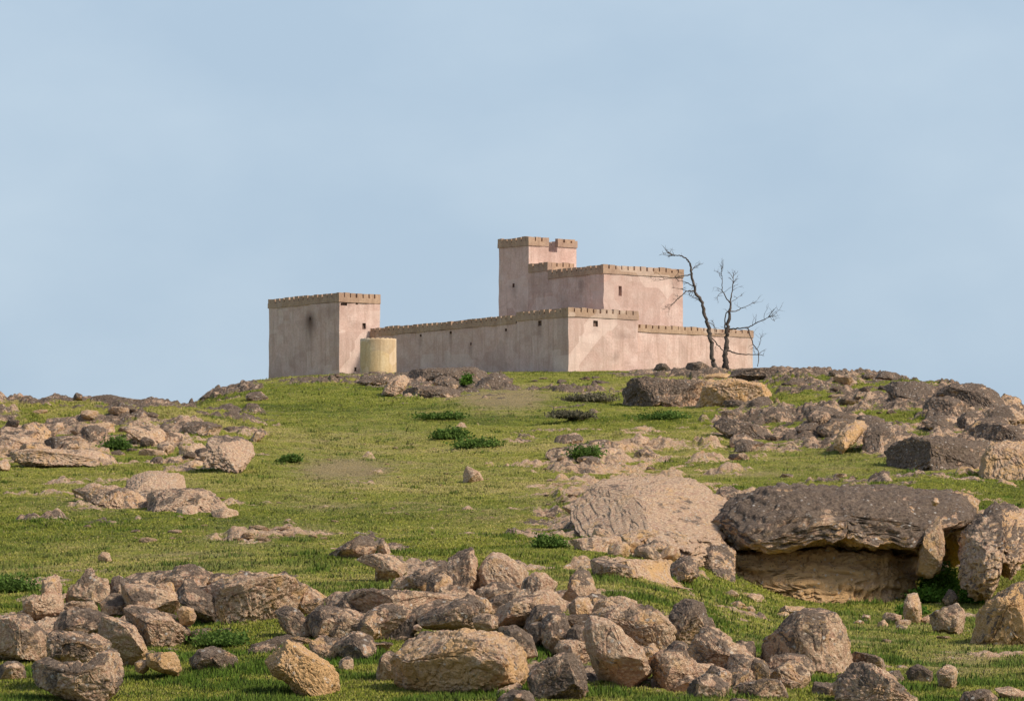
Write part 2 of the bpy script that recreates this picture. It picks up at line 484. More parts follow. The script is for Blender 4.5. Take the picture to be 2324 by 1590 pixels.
# rocky zones: (u, y, ru, ry, strength, lich, och)
ZONES = [
 (40, 935, 180, 34, 1.0, .55, .1), (200, 960, 200, 40, 1.0, .5, .2), (60, 1020, 180, 40, 1.05, .2, .5), (260, 925, 170, 14, 1.0, .8, 0),
 (330, 990, 150, 45, 1.0, .35, .3), (480, 945, 110, 16, .8, .75, 0), (560, 985, 60, 12, .7, .5, .1), (500, 1030, 90, 45, .9, .25, .1), (400, 1060, 70, 25, .8, .3, .3), (200, 1035, 90, 25, .9, .1, .5),
 (230, 1130, 150, 30, .95, .2, .2), (420, 1150, 110, 32, .9, .2, .2), (140, 1180, 130, 20, .6, .55, 0),
 (640, 1205, 110, 16, .75, .1, .3), (560, 1215, 90, 16, .6, .3, .1),
 (520, 885, 70, 18, .9, .65, .1), (680, 868, 120, 10, .75, .75, 0), (850, 862, 110, 16, .9, .7, .1), (1000, 872, 140, 26, .95, .8, .1), (930, 885, 70, 20, .7, .2, .3),
 (1330, 895, 90, 24, .7, .75, 0), (1300, 930, 70, 18, .6, .8, 0),
 (1600, 850, 180, 14, .95, .8, .1), (1580, 895, 180, 26, .9, .5, .5), (1760, 850, 180, 14, .9, .8, 0), (1900, 870, 200, 18, .9, .8, .1),
 (1900, 960, 190, 46, .92, .75, .1), (1760, 960, 130, 30, .85, .75, .1), (2100, 900, 220, 34, .95, .8, .1), (2200, 960, 200, 50, 1.0, .7, .2), (2050, 1010, 150, 36, .9, .75, .2),
 (2230, 1045, 180, 34, 1.0, .3, .5), (2320, 1000, 90, 70, 1.0, .5, .4), (1950, 985, 40, 60, .8, .2, .7),
 (1400, 1010, 140, 30, .9, .45, .3), (1500, 1035, 90, 16, .7, .5, .1), (1330, 1060, 110, 30, .8, .4, .3), (1490, 1150, 240, 100, 1.25, .10, .35), (1300, 1180, 120, 40, .9, .4, .2),
 (1230, 1200, 70, 40, .7, .5, .1), (1430, 1240, 170, 34, .9, .3, .3), (1620, 1130, 90, 50, .8, .6, .1), (1440, 1285, 160, 22, .9, .2, .5), (1620, 1190, 60, 60, .7, .4, .1),
 (1830, 1085, 180, 12, .7, .75, 0), (1680, 1065, 60, 12, .6, .6, .1), (1900, 1250, 330, 110, .8, .5, .4), (2260, 1250, 120, 120, .8, .4, .4),
 (950, 1165, 70, 14, .55, .2, .4), (1060, 1085, 60, 12, .4, .2, .4), (860, 1230, 60, 22, .85, .5, .1), (870, 1270, 60, 20, .8, .3, .1), (960, 1290, 80, 22, .9, .4, .1),
 (1200, 1340, 240, 45, 1.0, .35, .2), (400, 1350, 380, 36, 1.0, .35, .2), (150, 1420, 170, 70, 1.1, .4, .2), (950, 1400, 330, 50, 1.0, .35, .2), (1400, 1460, 200, 110, 1.15, .4, .2), (1620, 1550, 200, 60, 1.1, .45, .2), (1850, 1560, 140, 26, .9, .5, .2),
 (2050, 1090, 200, 14, .6, .7, 0), (2230, 1500, 120, 20, .35, .3, .2),
]
DIRT = [(850, 985, 150, 40, .55), (700, 1010, 90, 40, .5), (960, 1060, 150, 26, .5), (1080, 1170, 120, 22, .6), (760, 1150, 130, 16, .6), (1050, 940, 160, 16, .5), (300, 1100, 160, 12, .5), (1700, 1075, 300, 10, .6), (1850, 1030, 260, 12, .5), (420, 1260, 200, 12, .6), (1900, 1455, 220, 14, .55), (1150, 905, 130, 30, 1.1), (1190, 935, 90, 14, .55), (780, 1065, 130, 30, 1.1), (700, 1130, 120, 26, .5), (640, 1205, 130, 22, .7), (860, 1010, 120, 20, .35),
        (960, 1150, 120, 24, .55), (1100, 1080, 110, 22, .45), (560, 1220, 160, 30, .55), (440, 1290, 240, 22, .45), (180, 1140, 120, 30, .5), (2180, 1500, 140, 40, .6),
        (1500, 1010, 200, 16, .5), (1250, 1130, 90, 50, .5), (300, 1250, 300, 26, .35), (1900, 1060, 300, 16, .5), (100, 1290, 150, 20, .3), (2020, 1420, 200, 20, .35)]
rock = np.zeros_like(XG); lich = np.zeros_like(XG); och = np.zeros_like(XG); wsum = np.full_like(XG, 1e-6); dirt = np.zeros_like(XG)
front = (UGf > -500) & (UGf < 2800) & (DGf > 95) & (DGf < 405)
jn = np.zeros_like(XG); jn2 = np.zeros_like(XG)
jn[front] = fbm(PG[front] / 3.2, 4, 31, 0.6)
jn2[front] = fbm(PG[front] / 0.9, 3, 47, 0.6)
for (cu, cy, ru, ry, st, l, o) in ZONES:
    r2 = ((UGf - cu) / ru) ** 2 + ((YP - cy) / ry) ** 2
    w = st * np.exp(-r2 * 0.75) * front
    rock = np.maximum(rock, w)
    w3 = w ** 2
    lich += w3 * l; och += w3 * o; wsum += w3
lich /= wsum; och /= wsum
lich -= .18 * (UGf > 1350); och += .15 * (UGf > 1350)
for (cu, cy, ru, ry, st) in DIRT:
    r2 = ((UGf - cu) / ru) ** 2 + ((YP - cy) / ry) ** 2
    dirt = np.maximum(dirt, st * np.exp(-r2 * 0.8) * front)
rockf = rock * 0.88 + jn * 1.0 + jn2 * 0.5 - 0.17
rockf = np.where(front, rockf + .12 * sstep(1350, 1600, UGf) * sstep(235, 260, DGf), 0)
# scattered bare stones coming through the turf
rockf = np.maximum(rockf, np.where(front, 0.1 + (jn2 > 0.48) * 0.0, 0))
m = sstep(0.38, 0.62, rockf)
act = m > 0.001
lump = np.zeros_like(XG)
Pa = np.stack([XG, DGf, Z1 * 1.6], 1)[act]
sc = np.clip(DGf[act] / 230, 0.6, 1.5)
f1, f2 = worley(Pa / (1.15 * sc[:, None]) + vnoise(Pa / 0.7, 5)[:, None] * 0.25, 61)
f3, f4 = worley(Pa / 0.42, 71)
amp = 0.30 + 0.38 * (fbm(Pa / 5.0, 2, 77) * 0.5 + 0.5)
lump[act] = (0.35 + 0.65 * sstep(130, 175, DGf[act])) * amp * sc * ((0.75 - f1) * 0.9 + np.minimum(f2 - f1, 0.25) * 0.8) + (0.5 - f3) * 0.20 + np.minimum(f4 - f3, .25) * .25 + ridged(Pa / 0.33, 3, 83) * 0.075
east = sstep(1350, 1600, UGf) * sstep(235, 260, DGf)
hh = 0.65
q_ = (Z1 + jn * 0.5) / hh
terr = (np.floor(q_) + sstep(0.55, 0.95, q_ - np.floor(q_)) - q_) * hh
Z2 = Z1 + m * (lump * (0.75 + .1 * east) + terr * (0.75 + .6 * east)) * (1 - 0.6 * fort_flat)
VG = np.stack([XG, DGf, Z2], 1)
nr, nc = shape
idx = np.arange(nr * nc).reshape(shape)
FG = np.stack([idx[:-1, :-1].ravel(), idx[:-1, 1:].ravel(), idx[1:, 1:].ravel(), idx[1:, :-1].ravel()], 1)
me = mk_mesh('ground', VG, FG)
attr(me, 'rock', rockf)
attr(me, 'lich', lich)
attr(me, 'och', och * 0.8)
attr(me, 'dirt', dirt + jn * 0.25)
ground = link('ground', me, M_GROUND)
tag(ground, None, kind='structure')

# lookups
ZG2 = Z2.reshape(shape)
MG = m.reshape(shape)
ZS = Z1.reshape(shape)
def bil(A, u, D):
    iu = np.clip(np.searchsorted(ucols, u, 'right') - 1, 0, nc - 2)
    idd = np.clip(np.searchsorted(drows, D, 'right') - 1, 0, nr - 2)
    fu = (u - ucols[iu]) / (ucols[iu + 1] - ucols[iu])
    fd = (D - drows[idd]) / (drows[idd + 1] - drows[idd])
    return (A[idd, iu] * (1 - fu) * (1 - fd) + A[idd, iu + 1] * fu * (1 - fd) + A[idd + 1, iu] * (1 - fu) * fd + A[idd + 1, iu + 1] * fu * fd)
_dd = np.arange(98, 408, 0.25)
def ground_D(u, y):
    """first depth at which the smooth ground reaches picture height y along column u"""
    z = bil(ZG2, np.full_like(_dd, u), _dd)
    yy = YH - z / _dd * F
    k = np.nonzero(yy <= y)[0]
    return float(_dd[k[0]]) if len(k) else 395.0
def zat(u, D): return float(bil(ZG2, np.array([float(u)]), np.array([float(D)]))[0])

# ------------------------------------------------------------------ rocks
_ico = {}
def ico(n):
    if n not in _ico:
        bm = bmesh.new()
        bmesh.ops.create_icosphere(bm, subdivisions=n, radius=1.0)
        V = np.array([v.co[:] for v in bm.verts]); Fc = np.array([[v.index for v in f.verts] for f in bm.faces])
        bm.free()
        V /= np.linalg.norm(V, axis=1)[:, None]
        _ico[n] = (V, Fc)
    return _ico[n]

CROP = {'A': (0, .3495, 1184.9, .3496), 'B': (716.7, .3495, 1184.9, .3496), 'C': (1433.4, .38322, 1184.9, .3833),
        'E': (1242.3, .46546, 802.7, .4655), 'Fq': (0, .28845, 840.9, .28845), 'G': (573.4, .32895, 821.8, .32895),
        'H': (1098.9, .30839, 496.9, .3085), 'D': (0, 1, 0, 1)}

def star(poly, n=256):
    """radius of a polygon round its centroid for n directions"""
    c = poly.mean(0)
    x0, y0 = poly.min(0); x1, y1 = poly.max(0)
    c = 0.5 * c + 0.5 * np.array([(x0 + x1) / 2, (y0 + y1) / 2])
    th = np.linspace(0, 2 * np.pi, n, endpoint=False)
    R = np.zeros(n)
    d = np.stack([np.cos(th), np.sin(th)], 1)
    m_ = len(poly)
    for k in range(m_):
        a = poly[k] - c; b = poly[(k + 1) % m_] - c; e = b - a
        den = d[:, 0] * e[1] - d[:, 1] * e[0]
        den = np.where(np.abs(den) < 1e-9, 1e-9, den)
        t_ = (a[0] * e[1] - a[1] * e[0]) / den
        s_ = (a[0] * d[:, 1] - a[1] * d[:, 0]) / den
        ok = (t_ > 0) & (s_ >= -1e-6) & (s_ <= 1 + 1e-6)
        R = np.where(ok, np.maximum(R, t_), R)
    R = np.where(R <= 0, np.median(R[R > 0]), R)
    k = np.array([1, 2, 3, 2, 1.]); k /= k.sum()
    R = sum(np.roll(R, j - 2) * k[j] for j in range(5))
    return c, th, R

def rock_mesh(poly, T, seed, lich0=.4, och0=.15, lev=6, rough=1.0, top=.35, blocky=.75, cuts=9, strata=0.0, pit=1.0, sink=1.12, lean=0.0, fine=.75):
    """poly: outline in metres (x, z); T: half thickness along y. Returns mesh and centre"""
    r_ = np.random.default_rng(seed)
    S, Fc = ico(lev)
    c, th, R = star(poly)
    ang = np.arctan2(S[:, 2], S[:, 0]) % (2 * np.pi)
    Rr = np.interp(ang, np.append(th, 2 * np.pi), np.append(R, R[0]))
    cp = np.sqrt(S[:, 0] ** 2 + S[:, 2] ** 2)
    cosp = cp ** blocky
    sinp = np.sign(S[:, 1]) * np.abs(S[:, 1]) ** (0.5 + 0.5 * blocky)
    P = np.stack([np.cos(ang) * Rr * cosp, sinp * T, np.sin(ang) * Rr * cosp], 1)
    mr = float(np.median(R)); m1 = min(mr, fine)
    ex = np.array([np.abs(P[:, 0]).max(), T, np.abs(P[:, 2]).max()])
    N = S / ex[None, :]; N /= np.linalg.norm(N, axis=1)[:, None]
    off = r_.uniform(0, 50, 3)
    Q = P + off
    warp = np.stack([vnoise(Q / (mr * .8), seed + 1), vnoise(Q / (mr * .8), seed + 2), vnoise(Q / (mr * .8), seed + 3)], 1) * mr * 0.22
    d = fbm(Q / (mr * 0.9), 3, seed + 5) * 0.15 * mr
    f1, f2 = worley((Q + warp) / (mr * 0.62), seed + 7)
    d += (0.55 - f1) * 0.12 * mr + (np.minimum(f2 - f1, 0.2) - 0.11) * 0.28 * mr
    P = P + N * d[:, None]
    d = np.zeros(len(P))
    for k in range(cuts * 2):                     # broken faces
        n = r_.normal(size=3); n[1] = -abs(n[1]) * .9 - 0.15; n[2] += 0.2
        n /= np.linalg.norm(n)
        q = (P * n).sum(1)
        h = q.max() * r_.uniform(0.66, 0.93)
        over = np.maximum(q - h, 0)
        P = P - n[None, :] * (over * 0.96)[:, None]
    g1, g2 = worley((Q + warp * .4) / max(mr * 0.23, 0.12), seed + 9)
    d += ((0.5 - g1) * 0.05 + (np.minimum(g2 - g1, .2) - .1) * .09) * mr * rough
    cr = vnoise(Q / (mr * .55) + warp, seed + 41)
    d -= np.exp(-(cr / 0.035) ** 2) * 0.06 * m1
    d += ridged(Q / max(0.28 * m1, .15), 4, seed + 11) * 0.055 * m1 * rough + ridged(Q / max(0.09 * m1, .07), 3, seed + 12) * 0.018 * m1 * rough
    # pits
    pn = sstep(-0.05, 0.35, vnoise(Q / (mr * 0.5), seed + 13))
    h1, h2 = worley(Q / max(m1 * 0.16, 0.09), seed + 15)
    d -= sstep(0.42, 0.12, h1) * pn * 0.075 * m1 * pit
    if strata:
        lay = Q[:, 2] / (0.16 * mr) + fbm(Q / (mr * 1.2), 2, seed + 21) * 1.5
        fr = lay - np.floor(lay)
        d += strata * mr * (hf(np.floor(lay).astype(np.int64) + 500, np.zeros(len(lay), np.int64), np.zeros(len(lay), np.int64), seed) - .5 + 0.35 * (np.abs(fr - .5) < .38))
    P = P + N * d[:, None]
    # let the foot run into the ground
    lo, hi = poly.min(0) - c, poly.max(0) - c
    for ax, q in ((0, 0), (2, 1)):
        neg = P[:, ax] < 0
        P[:, ax] *= np.where(neg, lo[q] / P[:, ax].min(), hi[q] / P[:, ax].max()) * 1.02
    low = P[:, 2] < 0
    if sink >= 1.8:        # bedded rock: keep its girth below the turf
        t_ = np.clip(P[low, 2] / P[:, 2].min(), 0, 1)
        fl = np.minimum((1 - t_ ** 2 * .9) ** -.4, 2.2)
        P[low, 0] *= fl; P[low, 1] *= fl
    P[low, 2] *= sink
    if lean: P[:, 1] += (P[:, 2] - hi[1] * .2) * lean
    me = mk_mesh('rock', P, Fc)
    me.update()
    vn = np.zeros(len(P) * 3, dtype=np.float32)
    me.vertex_normals.foreach_get('vector', vn)
    nz_ = vn.reshape(-1, 3)[:, 2]
    lm = fbm(Q / (mr * 0.7), 3, seed + 25)
    om = fbm(Q / (mr * 0.6), 3, seed + 27)
    attr(me, 'lich', lich0 - 0.06 + top * (nz_ - 0.1) + lm * 0.55)
    attr(me, 'och', och0 + om * 0.5 - 0.15 * nz_)
    return me, c

RID = [100]
PILE_NAME = 'boulders heaped along the foot of the slope'
def rock_at(name, cat, label, crop, pts, T=0.8, D=None, dd=0.0, parent=None, group=None, **kw):
    """outline given in survey units; stands at ground depth of its foot unless D is set"""
    ox, sx, oy, sy = CROP[crop]
    P = np.array([(ox + a * sx, oy + b * sy) for a, b in pts], float)
    foot = P[:, 1].max()
    uf = P[:, 0].mean()
    wpx = np.ptp(P[:, 0])
    if crop in ('Fq', 'E', 'G') and T >= .9 and parent is None and 'lean' not in kw and 'nl' not in kw:
        kw['lean'] = 1.1; kw['blocky'] = 1.0; kw['rough'] = max(1.7, kw.get('rough', 1)); kw['cuts'] = 4; kw['pit'] = max(1.5, kw.get('pit', 1)); kw.setdefault('strata', .03)
        if crop == 'E': kw['lich0'] = kw.get('lich0', .4) - .12; kw['och0'] = kw.get('och0', .15) + .1
    kw.pop('nl', None)
    Dset = D is not None
    if group == PILE_NAME: P = P.mean(0) + (P - P.mean(0)) * 1.05
    if D is None:
        D = ground_D(uf, min(foot - 2, 1640)) + dd
    big = T >= 1.2 and not Dset and 'sink' not in kw and kw.get('emb', 1)
    kw.pop('emb', None)
    if big: kw['sink'] = 2.0
    Dc = D + ((0.45 if 'outc' in kw else -0.25) * T if Dset else (0.45 * T if big else -0.45 * T))
    kw.pop('outc', None)
    if not Dset: P[:, 1] += (P[:, 1] - P[:, 1].min()) / max(1, np.ptp(P[:, 1])) * 6
    poly = np.stack([(P[:, 0] - CX) / F * Dc, (YH - P[:, 1]) / F * Dc], 1)
    RID[0] += 37
    if 'lev' not in kw:
        kw['lev'] = 7 if wpx > 130 else (6 if wpx > 45 else 5)
    me, c = rock_mesh(poly, T, RID[0], **kw)
    o = link(name, me, M_ROCK, None, (c[0], Dc, c[1]))
    if parent is not None:
        o.parent = parent
        o.location = (c[0] - parent.location[0], Dc - parent.location[1], c[1] - parent.location[2])
    else:
        tag(o, label, cat, group)
    return o

B = lambda label, crop, pts, T=0.8, **k: rock_at('boulder', 'boulder', label, crop, pts, T, **k)
PILE = 'boulders heaped along the foot of the slope'
def BP(label, crop, pts, T=0.8, **k): return B(label, crop, pts, T, group=PILE, **k)

# --- foreground heap, west end
BP('brown boulder cut off by the picture edge, beside the pitted block', 'A', [(0,620),(60,595),(110,640),(230,690),(300,720),(290,830),(240,880),(100,890),(0,870),(-70,800),(-70,650)], 1.0, lich0=.25)
BP('knobbly pinkish boulder with a small spur on top, behind the brown boulders', 'A', [(150,500),(200,480),(300,470),(312,420),(310,385),(345,395),(360,450),(400,480),(410,560),(340,640),(260,665),(230,600),(160,550)], .8, och0=.3, lich0=.25, rough=1.5)
BP('squarish grey-pink block rising to a point, topmost of its heap', 'A', [(420,490),(470,420),(540,370),(570,305),(600,300),(620,350),(700,370),(717,450),(715,530),(600,560),(470,530)], .9, lich0=.3, blocky=.5)
BP('flat-topped dark brown boulder resting above the pitted block', 'A', [(350,660),(400,590),(470,550),(600,565),(700,630),(710,720),(620,735),(360,720)], .9, lich0=.55, D=120)
BP('large pale rounded boulder with ochre patches, sloping down to its foot', 'A', [(660,620),(760,605),(850,660),(910,740),(955,830),(940,890),(800,915),(690,830),(640,760)], 1.0, lich0=.1, och0=.35, D=117)
BP('heavily pitted grey block with black holes, propped on the lowest boulder', 'A', [(315,790),(330,715),(480,706),(640,735),(710,770),(700,830),(650,900),(560,945),(420,945),(330,880)], .9, lich0=.4, pit=2.2, rough=1.6, D=112.5)
BP('grey boulder with a pale crescent ledge, lowest in the heap', 'A', [(215,930),(290,880),(420,935),(560,935),(640,890),(670,820),(740,850),(778,980),(730,1060),(650,1150),(520,1160),(380,1100),(240,1055)], 1.1, lich0=.35, D=110)
BP('small dark rock in the grass below the brown edge boulder', 'A', [(-20,910),(100,900),(150,930),(160,990),(60,1015),(-20,1005)], .5, lich0=.5)
BP('reddish smooth-faced slab lying over the leaning brown wedge', 'A', [(790,400),(960,398),(1060,440),(1150,515),(1155,570),(1080,612),(1000,575),(850,545),(800,500)], .8, lich0=.15, och0=.35, rough=.6)
BP('dark narrow rock wedged between the pointed block and the reddish slab', 'A', [(715,350),(760,355),(840,395),(830,520),(760,560),(718,480)], .6, lich0=.55)
BP('brown wedge with a pale ridge leaning down toward the grass', 'A', [(810,560),(900,540),(1060,615),(1180,685),(1250,775),(1130,805),(960,810),(900,730),(830,650)], .9, lich0=.3, och0=.2, D=121)
BP('small yellowish stone tucked between the wedge and a dark slab', 'A', [(1150,580),(1190,545),(1250,560),(1270,610),(1235,665),(1180,645)], .3, lich0=0, och0=.6, D=121)
BP('dark grey slab tilted like a fallen post against the pale outcrop', 'A', [(1150,460),(1190,380),(1250,370),(1290,440),(1400,500),(1440,590),(1400,640),(1330,645),(1240,560),(1180,520)], .6, lich0=.7, top=.1, D=125)
BP('long low pinkish slab behind the reddish one', 'A', [(820,370),(870,322),(1100,306),(1300,310),(1430,365),(1400,420),(1250,420),(1100,430),(1000,410),(850,395)], 1.2, lich0=.2)
BP('broad pale outcrop with yellow tints and two dark holes', 'A', [(1270,400),(1400,410),(1480,370),(1570,322),(1700,320),(1880,360),(1990,430),(1910,510),(1760,585),(1640,625),(1540,665),(1450,620),(1430,520),(1340,450)], 1.8, lich0=.1, och0=.3, pit=1.6)
BP('grey slanting slab half sunk in grass under the pale outcrop', 'A', [(1790,560),(1860,540),(1940,575),(2035,690),(1960,740),(1850,685)], .5, lich0=.5)
BP('low dark rock overgrown by grass beside the yellow boulder', 'A', [(1230,900),(1310,825),(1400,805),(1530,880),(1490,925),(1350,965),(1250,960)], .6, lich0=.6)
BP('ochre rock under the heap, half hidden by grass', 'A', [(950,850),(1130,840),(1172,940),(1150,985),(1060,965),(970,930)], .5, och0=.75, lich0=.15, D=114)
BP('small ochre cobble against the foot of the pale rounded boulder', 'A', [(870,920),(910,890),(960,895),(965,950),(930,975),(880,960)], .3, och0=.6, lich0=.1, D=114)
BP('bright yellow-ochre boulder lying alone in the grass', 'A', [(1728,880),(1780,842),(1850,822),(1862,768),(1930,772),(2010,830),(2090,880),(2150,950),(2192,1060),(2180,1100),(2090,1112),(1960,1080),(1870,1010),(1770,965),(1725,920)], .85, lich0=-.25, och0=.95, top=.0, rough=1.2)
BP('small grey stone at the heap foot left of the tilted slab', 'A', [(1240,700),(1330,690),(1350,720),(1300,790),(1240,770)], .35, lich0=.4, och0=.3)
BP('grey-brown block between the slanting slab and the long flat slab', 'A', [(2000,620),(2060,540),(2150,540),(2300,600),(2310,680),(2180,750),(2060,740),(2020,690)], .8, lich0=.5)

# --- foreground heap, middle
BP('dark rough rock cropping out of the grass above the heap', 'B', [(80,190),(150,165),(230,120),(280,90),(340,85),(390,130),(370,190),(200,225),(110,230)], .9, lich0=.55, rough=1.5)
BP('small pale upright stone on the shoulder of the dark rough rock', 'B', [(385,115),(430,103),(470,150),(495,195),(450,215),(400,180)], .3, lich0=.1, och0=.3)
BP('pale block with a shaded notch, standing in grass above the long slab', 'B', [(275,240),(320,205),(500,203),(570,250),(590,290),(540,330),(470,345),(420,395),(400,380),(395,290),(330,262)], .7, lich0=.2, blocky=.5)
BP('rough brown rocks massed against the dark peaked boulder', 'B', [(560,410),(590,350),(650,325),(720,290),(800,248),(865,270),(870,420),(800,430),(650,420)], 1.0, lich0=.4, rough=1.6)
BP('long flat grey-topped slab with pale rim, widest of the heap', 'B', [(90,470),(130,440),(300,430),(500,430),(700,442),(880,452),(1000,500),(960,560),(800,570),(640,590),(500,640),(400,660),(300,630),(180,570),(100,540)], 1.6, lich0=.35, och0=.1)
BP('grey-brown boulder under the left end of the long flat slab', 'B', [(-10,600),(60,550),(200,585),(320,645),(420,660),(390,710),(240,705),(110,748),(30,735)], .8, lich0=.5)
BP('dark narrow slab leaning diagonally over a black gap', 'B', [(415,790),(440,720),(560,620),(680,550),(790,505),(860,540),(720,600),(640,690),(560,770),(440,835)], .6, lich0=.65, D=121)
BP('grey-green blocky rock above the biggest boulder', 'B', [(660,630),(790,560),(980,495),(1010,590),(1160,615),(1175,665),(1000,695),(830,685),(720,685)], .8, lich0=.5, D=120.5)
BP('tiny white stone wedged over the biggest boulder', 'B', [(632,670),(660,660),(690,685),(670,705),(640,695)], .12, lich0=-.6, och0=0, D=118, lev=4)
BP('rounded grey boulder below the long slab, grass at its foot', 'B', [(108,800),(170,740),(270,708),(360,738),(388,820),(360,872),(250,885),(140,868)], .8, lich0=.5)
BP('little grey stone in the grass below the rounded grey boulder', 'B', [(150,900),(190,870),(240,890),(245,950),(190,960),(150,930)], .3, lich0=.45)
BP('biggest boulder of the heap, grey left flank and bright ochre face', 'B', [(500,1000),(520,930),(600,800),(640,722),(720,698),(1060,703),(1200,718),(1300,770),(1350,850),(1362,980),(1290,1050),(1200,1085),(1130,1142),(950,1145),(800,1125),(620,1085),(520,1045)], 1.5, lich0=-.02, och0=.62, top=.5, D=111, blocky=.55)
BP('small grey rock leaning on the left flank of the biggest boulder', 'B', [(395,970),(430,860),(490,838),(545,860),(520,960),(480,1025),(405,1010)], .5, lich0=.5)
BP('dark peaked boulder standing at the back of the heap', 'B', [(858,340),(870,240),(925,172),(970,165),(1020,195),(1050,280),(1045,400),(1010,470),(900,445)], .8, lich0=.4, rough=1.3)
BP('smooth pale pink rounded boulder crowning the heap', 'B', [(1045,420),(1060,320),(1105,235),(1160,198),(1230,208),(1300,265),(1372,320),(1350,410),(1300,465),(1200,440),(1100,450)], 1.0, lich0=.0, och0=.15, rough=.6, top=.15, cuts=4)
BP('mossy grey boulder over a dark hollow in the middle of the heap', 'B', [(1038,500),(1070,430),(1150,390),(1270,388),(1325,440),(1305,490),(1200,505),(1100,515)], .7, lich0=.5, D=127)
BP('rust-coloured stone inside the dark hollow', 'B', [(1080,520),(1130,490),(1200,490),(1190,540),(1130,560),(1090,550)], .3, lich0=.0, och0=.9, D=129)
BP('brown rock with pale crest right of the pink boulder', 'B', [(1330,470),(1350,375),(1400,330),(1480,325),(1565,390),(1540,440),(1480,440),(1430,480),(1380,495)], .7, lich0=.25, och0=.2)
BP('pinkish jagged boulder in the centre with a stepped top', 'B', [(1155,600),(1180,545),(1300,515),(1400,480),(1490,438),(1600,475),(1615,560),(1510,585),(1440,640),(1330,668),(1200,658)], .9, lich0=.1, och0=.15)
BP('upright reddish rock at the heap edge by the grass', 'B', [(1600,480),(1650,420),(1660,360),(1690,308),(1770,312),(1800,400),(1842,490),(1800,525),(1700,505)], .7, lich0=.15, och0=.45)
BP('small rounded reddish stone below the upright reddish rock', 'B', [(1645,545),(1690,480),(1770,485),(1805,560),(1735,615),(1670,605)], .4, lich0=.15, och0=.4)
BP('tall grey block with a white band near the centre', 'B', [(1465,650),(1510,580),(1620,595),(1650,700),(1625,825),(1545,850),(1480,790)], .6, lich0=.4, D=118.5)
BP('thin grey stone standing beside the tall grey block', 'B', [(1370,690),(1440,645),(1485,700),(1475,780),(1430,800)], .4, lich0=.4, D=119)
BP('shadowed grey stone between the tall block and the smooth leaning slab', 'B', [(1635,720),(1690,665),(1765,680),(1770,800),(1700,855),(1640,810)], .5, lich0=.5, D=118)
BP('smooth brown slab leaning downhill, widest at its foot', 'B', [(1748,740),(1768,650),(1810,615),(1900,680),(2000,760),(2080,820),(2150,920),(2172,1010),(2080,1035),(1950,1045),(1850,1015),(1785,920)], .8, lich0=.1, och0=.1, rough=.5, top=.15, D=112.5, pit=.3)
BP('broad pale bumpy boulder above the smooth leaning slab', 'B', [(1790,610),(1860,545),(2000,528),(2200,543),(2290,570),(2328,680),(2312,760),(2270,825),(2170,835),(2100,810),(2000,750),(1900,690)], 1.1, lich0=.1, och0=.3)
BP('dark rounded boulder low in the heap beside the biggest one', 'B', [(1385,1010),(1420,920),(1560,858),(1700,852),(1745,960),(1760,1060),(1710,1170),(1400,1170)], .9, lich0=.6, D=109.5)
BP('grey boulder top just showing at the frame foot', 'B', [(1180,1150),(1280,1082),(1380,1095),(1430,1180),(1200,1190)], .5, lich0=.55, D=108)
BP('grey slab behind the right shoulder of the biggest boulder', 'B', [(1190,690),(1300,668),(1385,740),(1435,845),(1350,865),(1310,770)], .5, lich0=.45, D=115)
BP('small brown stone between the grey-green rock and the jagged boulder', 'B', [(1020,620),(1100,590),(1165,620),(1180,680),(1100,705),(1040,690)], .4, lich0=.3, och0=.2, D=119.5)
BP('small brown rock in the gap under the brown crested rock', 'B', [(880,450),(1000,450),(1050,510),(1030,600),(960,560),(900,520)], .5, lich0=.35, D=129)
BP('thin stone splinter at the foot of the biggest boulder', 'B', [(1150,1130),(1200,1080),(1300,1040),(1340,1055),(1290,1090),(1180,1150)], .25, lich0=.1, och0=.3, D=109.5)

# --- foreground heap, east end
BP('dark lichen-covered block perched over a black gap', 'C', [(225,560),(250,490),(340,455),(400,465),(455,500),(440,590),(400,660),(330,712),(260,692),(240,625)], .7, lich0=.65, D=121)
BP('pale ridged boulder sloping to the grass under the perched block', 'C', [(340,750),(430,615),(520,620),(600,700),(692,790),(682,865),(600,915),(500,925),(400,890)], .9, lich0=.25, rough=1.3)
BP('brown rock with reddish streak beneath the perched block', 'C', [(110,820),(200,755),(330,755),(362,830),(335,870),(385,960),(370,1035),(280,1040),(180,930)], .7, lich0=.3, och0=.3, D=112.5)
BP('low dark rock at the frame foot beside the reddish streaked one', 'C', [(350,960),(470,895),(560,960),(580,1080),(330,1080)], .6, lich0=.6, D=110)
BP('low brown rock with an ochre spot at the frame foot', 'C', [(560,1010),(640,960),(800,925),(880,955),(940,1080),(580,1090)], .8, lich0=.5, D=110.5)
BP('flat dark slab pointing toward the bright grass', 'C', [(860,920),(940,920),(1005,950),(960,985),(900,975)], .3, lich0=.6)
BP('dark rubble rock behind the low brown rocks', 'C', [(560,890),(640,850),(740,840),(850,860),(860,910),(740,930),(640,940)], .6, lich0=.65, rough=1.6)
BP('large dome-shaped boulder with a smooth dark cap and pale foot', 'C', [(788,745),(820,680),(880,640),(960,550),(1030,513),(1120,518),(1190,558),(1232,640),(1270,730),(1305,770),(1290,845),(1200,885),(1100,865),(1000,820),(900,828),(820,805)], 1.3, lich0=.3, top=.6, rough=.7)
BP('small pale chip of rock under the dome-shaped boulder', 'C', [(840,830),(900,820),(930,845),(870,860)], .2, lich0=-.1, och0=.3)
BP('pale-ridged grey boulder with a white streak at the frame foot', 'C', [(1215,970),(1240,900),(1300,860),(1370,828),(1450,868),(1520,950),(1600,1020),(1700,1060),(1690,1140),(1220,1140)], 1.1, lich0=.3, rough=1.4, D=110.5)
